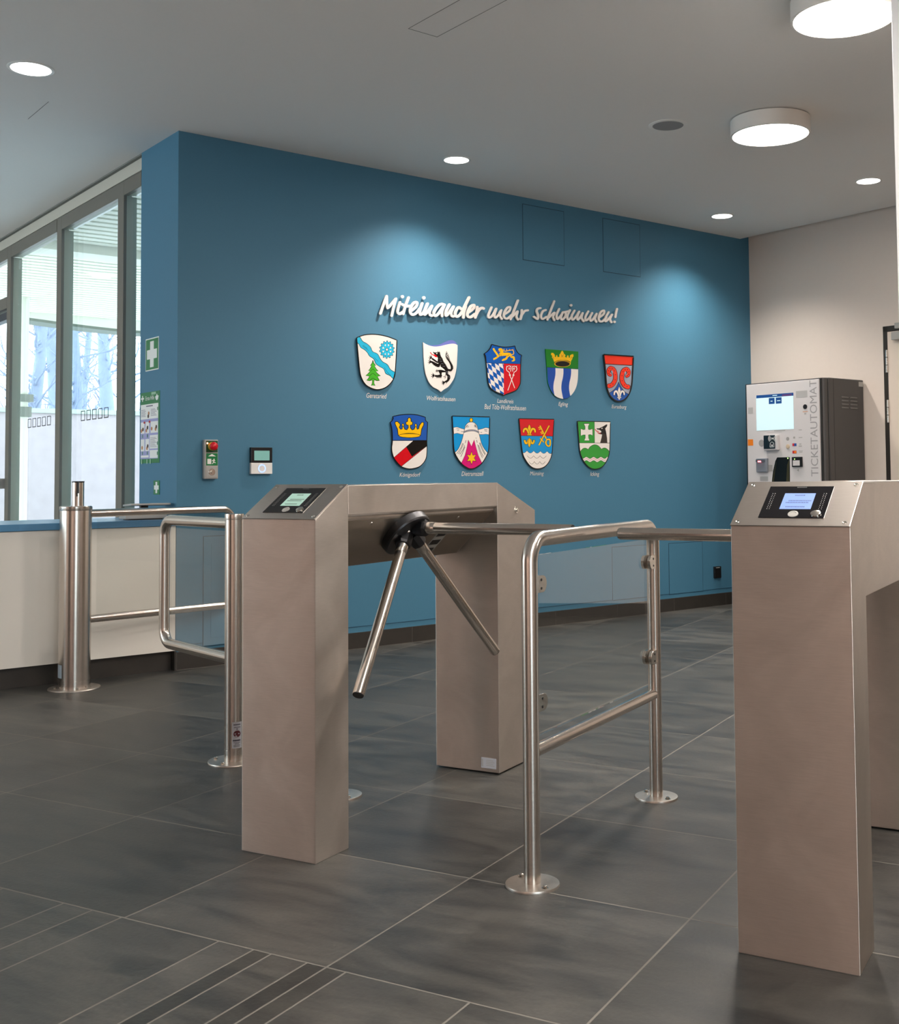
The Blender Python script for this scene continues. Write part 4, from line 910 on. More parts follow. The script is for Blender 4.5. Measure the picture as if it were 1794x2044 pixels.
wtext([('Münsing', (1057.5, 941, 1085, 951.3))], 'white italic lettering reading Münsing')
wtext([('Icking', (1177.8, 942, 1195.8, 952.4))], 'white italic lettering reading Icking')
# slogan, brush letters standing off the wall
WORDS = [(750, 580, 7.8, 44, [
 ('letter', [[(72, 358), (168, 88)], [(170, 88), (178, 250), (205, 255), (315, 128)], [(315, 128), (285, 230), (248, 392)]]),
 ('letter', [[(378, 185), (345, 290), (345, 345), (378, 362), (420, 335)], [(412, 95), (420, 96)]]),
 ('letter', [[(512, 110), (462, 240), (428, 362)], [(410, 215), (470, 240), (560, 240)]]),
 ('letter', [[(562, 310), (628, 250), (645, 190), (600, 188), (548, 260), (534, 330), (568, 372), (630, 352), (690, 280)]]),
 ('letter', [[(725, 200), (690, 310), (690, 370), (730, 362), (765, 310)], [(746, 112), (754, 113)]]),
 ('letter', [[(808, 205), (770, 300), (760, 372), (805, 335), (875, 240)], [(875, 240), (838, 330), (842, 375), (872, 392)]]),
 ('letter', [[(1072, 222), (1010, 212), (940, 280), (905, 355), (930, 392), (985, 350), (1066, 228)], [(1066, 228), (1030, 330), (1032, 395)]]),
 ('letter', [[(1150, 218), (1100, 320), (1095, 388), (1140, 350), (1212, 250)], [(1212, 250), (1175, 340), (1180, 390), (1208, 402)]]),
 ('letter', [[(1335, 290), (1290, 262), (1245, 330), (1245, 395), (1290, 395), (1345, 330), (1455, 108)], [(1400, 250), (1370, 340), (1365, 420)]]),
 ('letter', [[(1450, 335), (1520, 280), (1532, 228), (1485, 245), (1435, 330), (1432, 398), (1480, 412), (1545, 365)]]),
 ('letter', [[(1582, 258), (1578, 330), (1550, 418)], [(1560, 385), (1605, 305), (1650, 272), (1680, 280)]])]),
 (960, 590, 6.186, 27, [
 ('letter', [[(132, 145), (98, 230), (100, 272), (145, 245), (190, 162)], [(190, 162), (168, 235), (175, 272), (212, 245), (252, 180)], [(252, 180), (236, 245), (256, 288)]]),
 ('letter', [[(288, 232), (348, 192), (362, 145), (325, 152), (288, 220), (290, 272), (330, 282), (385, 235)]]),
 ('letter', [[(458, 60), (398, 215), (366, 292)], [(388, 260), (452, 195), (438, 255), (458, 296)]]),
 ('letter', [[(506, 180), (506, 230), (490, 290)], [(498, 250), (540, 192), (580, 182)]]),
 ('letter', [[(735, 155), (702, 162), (690, 195), (706, 240), (700, 288), (656, 262)]]),
 ('letter', [[(800, 178), (765, 195), (742, 250), (758, 288), (810, 262)]]),
 ('letter', [[(905, 70), (850, 215), (820, 298)], [(840, 270), (908, 210), (890, 262), (906, 303)]]),
 ('letter', [[(966, 165), (936, 235), (942, 290), (985, 250), (1012, 205)], [(1012, 205), (988, 265), (1000, 298), (1040, 262), (1046, 215), (1022, 205)]]),
 ('letter', [[(1100, 180), (1068, 250), (1076, 298), (1112, 270)], [(1110, 120), (1118, 121)], [(1030, 205), (1098, 188)]]),
 ('letter', [[(1155, 185), (1122, 250), (1130, 298), (1172, 262), (1212, 198)], [(1212, 198), (1190, 255), (1195, 298), (1228, 262), (1256, 215)], [(1256, 215), (1242, 275), (1266, 316)]]),
 ('letter', [[(1325, 195), (1292, 260), (1294, 306), (1335, 278), (1372, 215)], [(1372, 215), (1348, 268), (1356, 312), (1392, 280), (1426, 225)], [(1426, 225), (1406, 285), (1424, 324)]]),
 ('letter', [[(1462, 268), (1512, 230), (1520, 186), (1482, 200), (1456, 260), (1462, 312), (1500, 316), (1548, 270)]]),
 ('letter', [[(1576, 205), (1540, 270), (1538, 318), (1578, 285), (1618, 235)], [(1618, 235), (1594, 290), (1610, 328)]]),
 ('exclamation_mark', [[(1680, 165), (1668, 215), (1660, 265)], [(1648, 324), (1652, 325)]])])]
slog = Thing('slogan_lettering', 'large white handwritten slogan Miteinander mehr schwimmen! on the blue wall', 'lettering', 'B', (0, 2.3, 2.03))
for x0, y0, sc, w, letters in WORDS:
    fn = lambda a, b, d: (lambda q: (d, q[0], q[1]))(onblue(x0+a/sc, y0+b/sc, .022))
    for nm, strokes in letters:
        m = MB(); dz = 0.0
        dots = [P for P in strokes if len(P) == 2 and abs(P[0][0]-P[1][0]) < 10]
        for P in [P for P in strokes if P not in dots]:
            Q = smooth(P) if len(P) > 2 else P
            ww = w*(1.12 if len(P) == 2 and abs(P[0][0]-P[1][0]) < 10 else 1)*.93
            for q in ribbon(Q, ww): dz += .00001; m.prism(q, fn, .013, .022+dz)
            for e in (Q[0], Q[-1]) + tuple(Q[1:-1]): dz += .00001; m.prism(circ(e[0], e[1], ww/2, n=12), fn, .013, .022+dz)
        lo = slog.part(nm, m, LET)
        for P in dots: slog.part('dot', MB().prism(circ((P[0][0]+P[1][0])/2, P[0][1], w*.58, n=20), fn, .013, .022), LET, parent=lo)

# ------------------------------------------------------------------ ticket machine
MF = 4.369; MX0, MX1, MZ = .378, 1.080, 1.742
MG = paint('machine_grey', srgb(82, 80, 80), .5, .3, .5, .05, 200)
MW = paint('machine_white', srgb(214, 210, 210), .35)
t = Thing('ticket_machine', 'tall white and dark grey ticket machine with bright screen beside the white wall', 'ticket machine', 'B', ((MX0+MX1)/2, L-.28, 0))
t.part('cabinet', MB().box(MX0+.004, MX1, MF+.10, L-.015, .02, MZ), MG, bevel=.006)
t.part('plinth', MB().box(MX0+.02, MX1-.02, MF+.10, L-.02, 0, .03), BLACK)
t.part('door_frame', MB().box(MX0, MX1-.005, MF+.012, MF+.098, .03, MZ-.006), paint('machine_black', srgb(30, 34, 36), .45), bevel=.004)
t.part('hinge_column', MB().lathe((MX1-.02, MF+.055, .03), (0, 0, 1), [(0, .03), (MZ-.035, .03)], 24), MG, smooth=40)
def MFN(x, y, d):
    a = onside(x, y, MF); return (a[0], MF-d, a[1])
FX1 = onside(1635.5, 860, MF)[0]
t_front = t.part('front_panel', MB().box(MX0+.02, FX1, MF, MF+.02, .06, MZ-.014), MW, bevel=.003)
def mrect(name, x0, y0, x1, y1, d0, d1, mat, par=None, bevel=0, label=None, slant=None):
    a = onside(x0, (y0+y1)/2, MF)[0]; b = onside(x1, (y0+y1)/2, MF)[0]; xm = (x0+x1)/2
    z1 = onside(xm, y0, MF)[1]; z0 = onside(xm, y1, MF)[1]
    m = MB().box(a, b, MF-d1, MF-d0, z0, z1)
    return t.part(name, m, mat, parent=par, bevel=bevel, label=label), (a, b, z0, z1)
scr, (a, b, z0, z1) = mrect('screen', 1509.5, 786.5, 1583.5, 858, -.001, .0015, emit('screen_white', srgb(214, 242, 246), .72))
sb_, _ = mrect('screen_header', 1509.5, 786.5, 1583.5, 792.5, .001, .0022, emit('screen_navy', srgb(10, 62, 120), .9), scr)
mrect('screen_tile', 1534.5, 794.3, 1546, 806.3, .001, .0022, MATS['screen_navy'], scr); mrect('screen_tile', 1548.5, 793.3, 1560, 805.5, .001, .0022, MATS['screen_navy'], scr)
mrect('tile_text', 1538, 800, 1542, 801.5, .002, .0026, MATS['screen_white'], scr); mrect('tile_text', 1551, 799, 1557.5, 800.5, .002, .0026, MATS['screen_white'], scr); mrect('header_text', 1542, 788.6, 1551, 790, .002, .0026, MATS['screen_white'], scr)
mrect('screen_badge', 1561, 786.8, 1580, 790.2, .002, .0026, emit('screen_plum', srgb(84, 50, 100), .8), scr)
LG = paint('light_grey_sticker', srgb(178, 176, 174), .5)
mrect('grey_plate', 1588.5, 780, 1611, 793, 0, .001, LG); mrect('grey_plate', 1493, 813.5, 1502.5, 825.5, 0, .001, LG)
mrect('orange_sticker', 1492.5, 877, 1503, 889.5, 0, .001, paint('orange', srgb(236, 128, 20), .4), label='orange sticker')
mrect('small_print', 1545, 858.6, 1567, 860.4, 0, .001, LG); mrect('small_print', 1530, 862.5, 1560, 863.3, 0, .001, LG)
def mdisc(name, px, py, rad, d0, d1, mat, par=None, n=24):
    a = onside(px, py, MF); return t.part(name, MB().lathe((a[0], MF-d0, a[1]), (0, -1, 0), [(0, rad), (d1-d0, rad)], n), mat, parent=par)
mdisc('speaker_grille', 1519.7, 884.5, .026, 0, .0012, paint('grille_dots', srgb(160, 158, 156), .6, 0, .3, .4, 500))
mdisc('lock_cylinder', 1607, 811.8, .0175, 0, .004, paint('lock_dark', srgb(52, 52, 54), .35, .6)); mdisc('coin_grille', 1572, 876, .014, 0, .0012, MATS['grille_dots'])
mrect('orange_print', 1602, 821, 1612, 822.3, 0, .001, paint('orange_print', srgb(214, 150, 110), .5)); mrect('small_print', 1605, 824, 1609, 827.5, 0, .001, LG)
cr_, (a, b, z0, z1) = mrect('card_reader', 1529, 868.5, 1556, 898.5, 0, .030, MW, bevel=.004)
cf, _ = mrect('reader_face', 1529.3, 869, 1552, 896, .029, .032, paint('reader_navy', srgb(22, 36, 44), .3), cr_)
def MFD(dd): 
    def f(x, y, d):
        q = onside(x, y, MF-.03); return (q[0], MF-dd-d, q[1])
    return f
m = MB(); fnr = MFD(.0323)
for r_ in (3.0, 5.4, 7.6):
    for s_ in (0, 180):
        for q in ribbon(circ(1541.5, 875.5, r_, r_*1.0, 10, -48+s_, 48+s_), 1.1): m.flat(q, fnr, .0)
m.flat(circ(1541.8, 875.3, 1.6, n=12), fnr, .0001)
for q in ribbon([(1537, 892.5), (1537.6, 884.5), (1541, 882), (1544.3, 884.5), (1545, 892), (1537, 892.5)], 1.0): m.flat(q, fnr, .0)
m.flat([(1539.6, 891), (1539.6, 887.5), (1542.6, 887.5), (1542.6, 891)], fnr, .0)
t.part('contactless_symbol', m, SIGNW, parent=cr_, recalc=False)
m = MB(); aa = onside(1572.5, 889.5, MF); m.lathe((aa[0], MF, aa[1]-.006), (0, -1, 0), [(0, .017), (.004, .016), (.005, .010)], 20)
t.part('wristband_symbol', m, paint('peach', srgb(206, 186, 160), .5), smooth=40)
cg, _ = mrect('card_logo', 1581.5, 885, 1589.5, 890.6, 0, .001, paint('logo_blue', srgb(30, 80, 160), .4)); mrect('card_logo_half', 1581.5, 885, 1585, 890.6, .0008, .0014, paint('logo_red', srgb(200, 30, 40), .4), cg)
cg, _ = mrect('card_logo', 1581.5, 899.5, 1589.5, 905.2, 0, .001, MATS['logo_red']); mrect('card_logo_half', 1585, 900.3, 1589, 904.5, .0008, .0014, MATS['orange'], cg)
for (x0, y0, x1, y1) in ((1594, 889.5, 1600, 891.5), (1595, 885.5, 1599, 887.3), (1594, 872.5, 1601, 874), (1594, 857.5, 1600, 858.8), (1594, 899.5, 1602, 900.6), (1595, 902.2, 1601, 903.2), (1583, 871.5, 1586.5, 875.5)): mrect('small_print', x0, y0, x1, y1, 0, .001, GREY)
rd, _ = mrect('ticket_scanner', 1512.5, 915, 1534, 942, 0, .022, paint('scanner_grey', srgb(128, 134, 144), .4), bevel=.004)
mrect('scanner_visor', 1513, 917, 1530, 922, .021, .03, paint('scanner_dark', srgb(86, 92, 102), .4), rd); mrect('scanner_light', 1517.5, 919.8, 1523.5, 922.8, .028, .032, emit('scan_red', (1, .18, .2), 4), rd)
mrect('grey_plate', 1534, 928, 1541.5, 941, 0, .001, LG); mrect('grey_plate', 1517, 951, 1533, 960, 0, .001, LG)
m = MB(); m.prism([(1540.5, 962), (1543, 940), (1547.5, 920), (1551, 913), (1576, 912.5), (1576.5, 962)], MFN, -.001, .0012)
tr_ = t.part('ticket_tray', m, paint('tray_black', srgb(16, 15, 14), .25), recalc=True)
m = MB(); m.flat([(1541.5, 962), (1545, 938), (1550.5, 920), (1547, 940), (1544.5, 962)], MFN, .0015); m.flat([(1569, 962), (1571, 928), (1575, 916), (1575.5, 962)], MFN, .0015)
t.part('tray_edge', m, paint('tray_brown', srgb(58, 54, 30), .3), parent=tr_, recalc=False)
mdisc('tray_light', 1572.5, 914.8, .004, .001, .003, emit('led_green2', (.5, 1, .2), 4), tr_, 10)
pr, _ = mrect('pin_reader', 1582, 912, 1602, 932, 0, .012, BLACK, bevel=.002); mrect('reader_flap', 1584.5, 919, 1598, 929.5, .011, .014, MW, pr); mdisc('reader_light', 1587.8, 916.3, .0035, .012, .014, MATS['led_green2'], pr, 10)
m = MB(); m.flat([(1590, 938.5), (1594.5, 935.5), (1594.5, 941.5)], MFN, .001); t.part('arrow_mark', m, GREY, recalc=False)
# vertical lettering
m = MB(); V, F = text2d('TICKETAUTOMAT')
xa, xb = onside(1617.2, 860, MF)[0], onside(1631.5, 860, MF)[0]; z1 = onside(1624, 758.5, MF)[1]; z0 = onside(1625, 951, MF)[1]
m.add([(xb-(xb-xa)*q, MF-.0008, z0+(z1-z0)*p) for p, q in V], F)
m2 = [(xa+(xb-xa)*(1-q), 0, 0) for p, q in V]
m = MB(); m.add([(xa+(xb-xa)*(1-q), MF-.0008, z0+(z1-z0)*p) for p, q in V], F)
t.part('machine_lettering', m, paint('letter_grey', srgb(158, 155, 156), .5), recalc=False, parent=t_front)
# side louvres and label
m = MB()
for i in range(4):
    for a in (0, 1):
        s0 = L-.30+.11*a; z = 1.60-.026*i; m.prism([(s0, z), (s0+.085, z+.0), (s0+.085, z+.008), (s0, z+.010)], lambda p, q, d: (d, p, q), MX1-.001, MX1+.006)
t.part('side_louvres', m, paint('louvre', srgb(112, 110, 108), .5))
t.part('type_plate', MB().box(MX1, MX1+.001, L-.075, L-.02, MZ-.05, MZ-.015), GREY)
t.part('panel_seam', MB().box(MX1, MX1+.0008, MF+.155, MF+.158, .03, MZ-.004), BLACK)

# ------------------------------------------------------------------ door in the white wall
t = Thing('door_1', None, None, 'B', ((DX0+DX1)/2, L, 0), kind='structure')
DF = paint('dark_door_frame', srgb(44, 40, 34), .5)
t.part('door_frame', MB().box(DX0, DX0+.042, L-.004, L+.12, 0, DZ).box(DX1-.042, DX1, L-.004, L+.12, 0, DZ).box(DX0, DX1, L-.004, L+.12, DZ-.045, DZ), DF, bevel=.002)
t.part('door_leaf', MB().box(DX0+.042, DX1-.042, L-.012, L+.04, .008, DZ-.045), paint('door_leaf', srgb(228, 214, 200), .45), bevel=.002)
for z in (1.78, 1.41, .25):
    hg = MB(); x = DX0+.036
    for k in range(3): hg.lathe((x, L-.018, z+.004+.057*k), (0, 0, 1), [(0, .0095), (.053, .0095)], 16)
    t.part('hinge', hg, POL, smooth=40)
t.part('door_closer', MB().box(DX0+.11, DX0+.42, L-.07, L-.013, DZ-.115, DZ-.055).box(DX0+.12, DX0+.30, L-.04, L-.005, DZ-.03, DZ+.012), GREY, bevel=.003)
t.part('door_handle', MB().tube(fillet([(DX1-.1, L-.012, 1.05), (DX1-.1, L-.06, 1.05), (DX1-.22, L-.06, 1.05)], .015), .01, 12), POL, smooth=40)

# ------------------------------------------------------------------ turnstiles
def turnstile(XL, Y0_, arm_side, label, lcd, labels_extra):
    """XL = left face, arm_side = +1 arms on the right, -1 arms on the left"""
    Wt = .259; XR = XL+Wt; yR = Y0_+.148; yB = Y0_+1.015; yE = yB+.287
    zF, zT, zE = .927, 1.020, .915
    arms_X = XR if arm_side > 0 else XL
    E_ = lambda e: arms_X - arm_side*e
    t = Thing('turnstile', label, 'turnstile', 'T', ((XL+XR)/2, (Y0_+yE)/2, 0), 'stainless steel tripod turnstiles')
    PX = lambda a, b, d: (d, a, b)
    fc = t.part('front_column', MB().prism([(Y0_, 0), (Y0_, zF), (yR, zT), (yR, 0)], PX, XL, XR), STEEL, bevel=.0016)
    rc = t.part('rear_column', MB().prism([(yB, .006), (yB, zT), (yE, zE), (yE, .006)], PX, XL, XR), STEEL, bevel=.0016)
    sec = [(0, zT-.001), (0, .937), (.004, .931), (.014, .929), (.014, .922), (.168, .768), (Wt-.0005, .768), (Wt-.0005, zT-.001)]
    PY = lambda a, b, d: (E_(a), d, b)
    t.part('crossbeam', MB().prism(sec, PY, yR+.0008, yB-.0008), STEEL, bevel=.0012)
    # inclined cover plate under the beam
    nrm = Vector((arm_side*.7071, 0, -.7071)); p0 = Vector((E_(.014), 0, .922)); dn = Vector((-arm_side*.7071, 0, -.7071))
    def CV(a, b, d): q = p0+dn*b+nrm*d; return (q.x, a, q.z)      # a along Y, b down the slope
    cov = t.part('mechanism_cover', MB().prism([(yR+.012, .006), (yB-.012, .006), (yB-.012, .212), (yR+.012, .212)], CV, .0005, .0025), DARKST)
    for yy in (yR+.15, yB-.22):
        q = Vector(CV(yy, .022, .0025)); t.part('screw', MB().lathe(q, nrm, [(0, .006), (.002, .005)], 12), POL, parent=cov)
    if arm_side > 0:
        m = MB(); m.flat([(yB-.27, .08), (yB-.20, .08), (yB-.20, .205), (yB-.27, .205)], CV, .003); nb = t.part('warning_label', m, paint('label_grey', srgb(150, 148, 142), .5), parent=cov, recalc=False)
        m = MB()
        for k in range(3): m.flat([(yB-.262, .088+.04*k), (yB-.208, .088+.04*k), (yB-.208, .112+.04*k), (yB-.262, .112+.04*k)], CV, .0034)
        t.part('label_print', m, BLACK, parent=nb, recalc=False)
    # hub
    ym = yR+.372 if arm_side > 0 else yR+.42
    ap = Vector((E_(.045), ym, .882 if arm_side > 0 else .874))                     # apex where the arm axes meet
    ax = nrm
    a1 = Vector((arm_side*1.0, 0, 0))
    hubc = ap + Vector((0, -.012, -.016)); hubc = hubc - ax*((hubc-p0).dot(nrm)-.003)
    side_y = Vector((0, 1, 0)); dslope = dn
    m = MB(); HP = []
    for k in range(48):
        a = 2*math.pi*k/48; r_ = .088-.006*(math.cos(3*(a-math.pi/2))*.5+.5)
        HP.append((r_*math.cos(a), r_*math.sin(a)))
    def HF(a, b, d): q = hubc+side_y*a-dslope*b+ax*d; return (q.x, q.y, q.z)
    base_d = -(hubc-p0).dot(nrm)
    lays = [(.0, 1.0), (.022, 1.0), (.027, .965), (.028, .93)]
    vs = []; n_ = len(HP)
    for d_, k_ in lays: vs += [HF(a*k_, b*k_, d_) for a, b in HP]
    fs = [tuple(range(n_))]+[(i*n_+k, i*n_+(k+1) % n_, (i+1)*n_+(k+1) % n_, (i+1)*n_+k) for i in range(len(lays)-1) for k in range(n_)]+[tuple(3*n_+k for k in range(n_))]
    m.add(vs, fs)
    hub = t.part('hub', m, HUBM, smooth=25, label='dark cast metal hub')
    for a, b in ((-.02, -.02), (.02, -.02), (-.02, .02), (.02, .02)):
        q = Vector(HF(a, b, .028)); t.part('hub_screw', MB().lathe(q, ax, [(0, .006), (.003, .005)], 12), POL, parent=hub)
    k_ = math.sin(math.radians(50)); c_ = math.cos(math.radians(45))
    lat = .16 if arm_side > 0 else .08
    for d_, ln_ in (((arm_side*1.0, 0, .0), .575 if arm_side > 0 else .556), ((arm_side*lat, -.655, -.738), .605), ((arm_side*lat, .655, -.738), .59)):
        d = Vector(d_).normalized(); A0 = ap+d*.028; A1 = ap+d*.072; A2 = ap+d*ln_
        t.part('arm_socket', MB().lathe(A0, d, [(0, .025), (.036, .027), (.044, .024), (.046, .019)], 8), HUBM, parent=hub, smooth=20)
        m = MB(); m.tube([A1-d*.004, A1, A2-d*.003, A2], [.0165, .0172, .0172, .0165], 28)
        arm = t.part('arm', m, BAR, smooth=40)
        t.part('end_cap', MB().lathe(A2-d*.001, d, [(0, .0160), (.003, .0155)], 24), RUB, parent=arm)
        t.part('arm_collar', MB().lathe(A1, d, [(0, .0185), (.03, .0185), (.032, .0172)], 24), BAR, parent=arm, smooth=40)
    # reader lid on the slope
    sl = Vector((0, yR-Y0_, zT-zF)); sll = sl.length; sl.normalize(); sn = Vector((0, -sl.z, sl.y))
    o_ = Vector((XL, Y0_, zF))
    def SL(h, v, d): q = o_+Vector((h, 0, 0))+sl*v+sn*d; return (q.x, q.y, q.z)
    def sbox(m, h0, h1, v0, v1, d0, d1): return m.prism([(h0, v0), (h1, v0), (h1, v1), (h0, v1)], SL, d0, d1)
    lid = t.part('reader_lid', sbox(MB(), -.001, Wt+.001, -.003, sll-.001, .0015, .0042), LIDST, bevel=.001)
    for h in (.013, Wt-.013):
        for v in (.011, sll-.015):
            t.part('screw', MB().lathe(SL(h, v, .0042), sn, [(0, .0052), (.0012, .004), (.0004, .002)], 14), POL, parent=lid)
    g = t.part('reader_panel', sbox(MB(), .056, .200, .026, .151, .0040, .0055), BLACKG, parent=None)
    disp = t.part('display', sbox(MB(), .096, .165, .059, .122, .0050, .0058), lcd, parent=g)
    m = MB(); rr = random.Random(3)
    for v, h0, h1 in ((.114, .120, .141), (.092, .110, .158), (.0845, .105, .156), (.068, .108, .150)):
        h = h0
        while h < h1: w_ = rr.uniform(.0022, .004); sbox(m, h, h+w_*.7, v-.0022, v+.0018, .0058, .0060); h += w_
    t.part('display_text', m, paint('lcd_text_'+label[:4], tuple(c*.35 for c in lcd_col[lcd.name]), .5), parent=g)
    m = MB()
    for hb in (.068, .183):
        for i in range(10):
            for j in (0, 1): m.lathe(SL(hb+.0052*j, .060+.0068*i, .0055), sn, [(0, .0011), (.0003, .001)], 6)
    t.part('led_dots', m, GREY, parent=g)
    rg = t.part('scanner_ring', MB().lathe(SL(.131, .039, .0055), sn, [(0, .0115), (.0015, .0115), (.002, .0075), (.001, .007), (.001, .0)], 28), GREY, parent=g, smooth=40)
    t.part('coin_button', MB().lathe(SL(.180, .040, .0055), sn, [(0, .0115), (.003, .011), (.0038, .0085), (.004, 0)], 28), POL, parent=g, smooth=30)
    m = MB(); sbox(m, .118, .140, .1455, .1475, .0055, .0057); t.part('panel_print', m, paint('dim_print', (.12, .12, .12), .5), parent=g)
    if arm_side > 0:
        t.part('keylock', MB().lathe((XR, yB+.142, .918), (1, 0, 0), [(0, .011), (.003, .0105), (.003, .006), (.008, .0055)], 24), POL, parent=rc, smooth=40)
        m = MB().box(XR-.072, XR-.012, yB-.0012, yB-.0002, .019, .055)
        st = t.part('sticker', m, paint('sticker_white', srgb(196, 198, 206), .5), parent=rc)
        m = MB()
        for k in range(4): m.box(XR-.052, XR-.018-.006*(k % 2), yB-.0016, yB-.0012, .028+.006*k, .030+.006*k)
        m.box(XR-.069, XR-.064, yB-.0016, yB-.0012, .024, .05)
        t.part('sticker_print', m, LG, parent=st)
        m = MB().box(XR-.035, XR-.020, yB-.001, yB-.0002, .857, .864).box(XR-.012, XR-.006, yB-.001, yB-.0002, .858, .864); t.part('slots', m, BLACK, parent=rc)
    return t
lcd_col = {}
def lcd(name, c_, s_): m = emit(name, c_, s_); lcd_col[m.name] = c_; return m
turnstile(-2.220, 2.472, 1, 'left stainless steel turnstile with three folding arms and a pale green display', lcd('lcd_green', srgb(170, 206, 190), .62), True)
turnstile(-.777, 2.437, -1, 'right stainless steel turnstile nearest the camera with a light blue display', lcd('lcd_blue', srgb(128, 158, 235), .72), False)

# ------------------------------------------------------------------ glazed barriers
def flange(t, c, R, z=0, bolts=((40,), (220,)), tube_r=.021, par=None):
    f = t.part('floor_flange', MB().lathe((c[0], c[1], z), (0, 0, 1), [(0, R), (.003, R), (.006, R*.985), (.0065, R*.93), (.0065, tube_r)], 48), FLG, smooth=25, parent=par)
    for (a,) in bolts:
        a = math.radians(a); q = (c[0]+R*.75*math.cos(a), c[1]+R*.75*math.sin(a), .006)
        t.part('bolt', MB().lathe(q, (0, 0, 1), [(0, .0095), (.0015, .0095), (.0015, .006), (.0065, .006), (.008, .004)], 6), POL, parent=f)
    return f
def barrier(p0, p1, label, R=.070, name='glass_barrier'):
    p0 = Vector((*p0, 0)); p1 = Vector((*p1, 0)); d = (p1-p0).normalized(); nn = Vector((-d.y, d.x, 0)); ln = (p1-p0).length
    t = Thing(name, label, 'barrier', 'T', (p0+p1)/2, 'glazed tube barriers')
    Z = lambda q, z: Vector((q.x, q.y, z))
    path = [Z(p0, .004)] + fillet([Z(p0, .5), Z(p0, .877), Z(p1, .877), Z(p1, .5)], .062, 12) + [Z(p1, .004)]
    t.part('tube_frame', MB().tube(path, .0212, 36), TUBE, smooth=40)
    t.part('lower_rail', MB().tube([Z(p0, .333)+d*.018, Z(p1, .333)-d*.018], .0168, 28), BAR, smooth=40)
    for q, b in ((p0, ((150,), (335,))), (p1, ((150,), (335,)))): flange(t, q, R, bolts=b)
    a0 = p0+d*.045; a1 = p1-d*.045
    m = MB(); g = .004
    c_ = [a0+nn*g, a1+nn*g, a1-nn*g, a0-nn*g]
    m.add([Z(q, .368) for q in c_]+[Z(q, .835) for q in c_], [(0, 3, 2, 1), (4, 5, 6, 7), (0, 1, 5, 4), (1, 2, 6, 5), (2, 3, 7, 6), (3, 0, 4, 7)])
    t.part('glass_pane', m, GLASS)
    for q, s_ in ((p0, 1), (p1, -1)):
        for z in (.76, .455):
            m = MB()
            for sd in (1, -1):
                def CF(a, b, dd): r = q + d*s_*a + nn*sd*dd; return (r.x, r.y, b)
                hp = [(.018, z-.022), (.045, z-.022)] + [(.045+.022*math.sin(math.radians(k)), z-.022*math.cos(math.radians(k))) for k in range(15, 180, 15)] + [(.045, z+.022), (.018, z+.022)]
                m.prism(hp, CF, .006, .016)
            cl_ = t.part('glass_clamp', m, POL, bevel=.0012)
            for sd in (1, -1):
                for dz in (-.011, .011):
                    r = q + d*s_*.036 + nn*sd*.016 + Vector((0, 0, z+dz)); t.part('clamp_screw', MB().lathe(r, nn*sd, [(0, .004), (.001, .0035)], 10), BLACK, parent=cl_)
barrier((-1.368, 2.600), (-1.372, 3.473), 'U-shaped steel tube barrier with glass pane between the two turnstiles')
barrier((-2.300, 3.034), (-2.62, 3.10), 'tube barrier almost hidden behind the left turnstile, only its floor flange showing', R=.068)

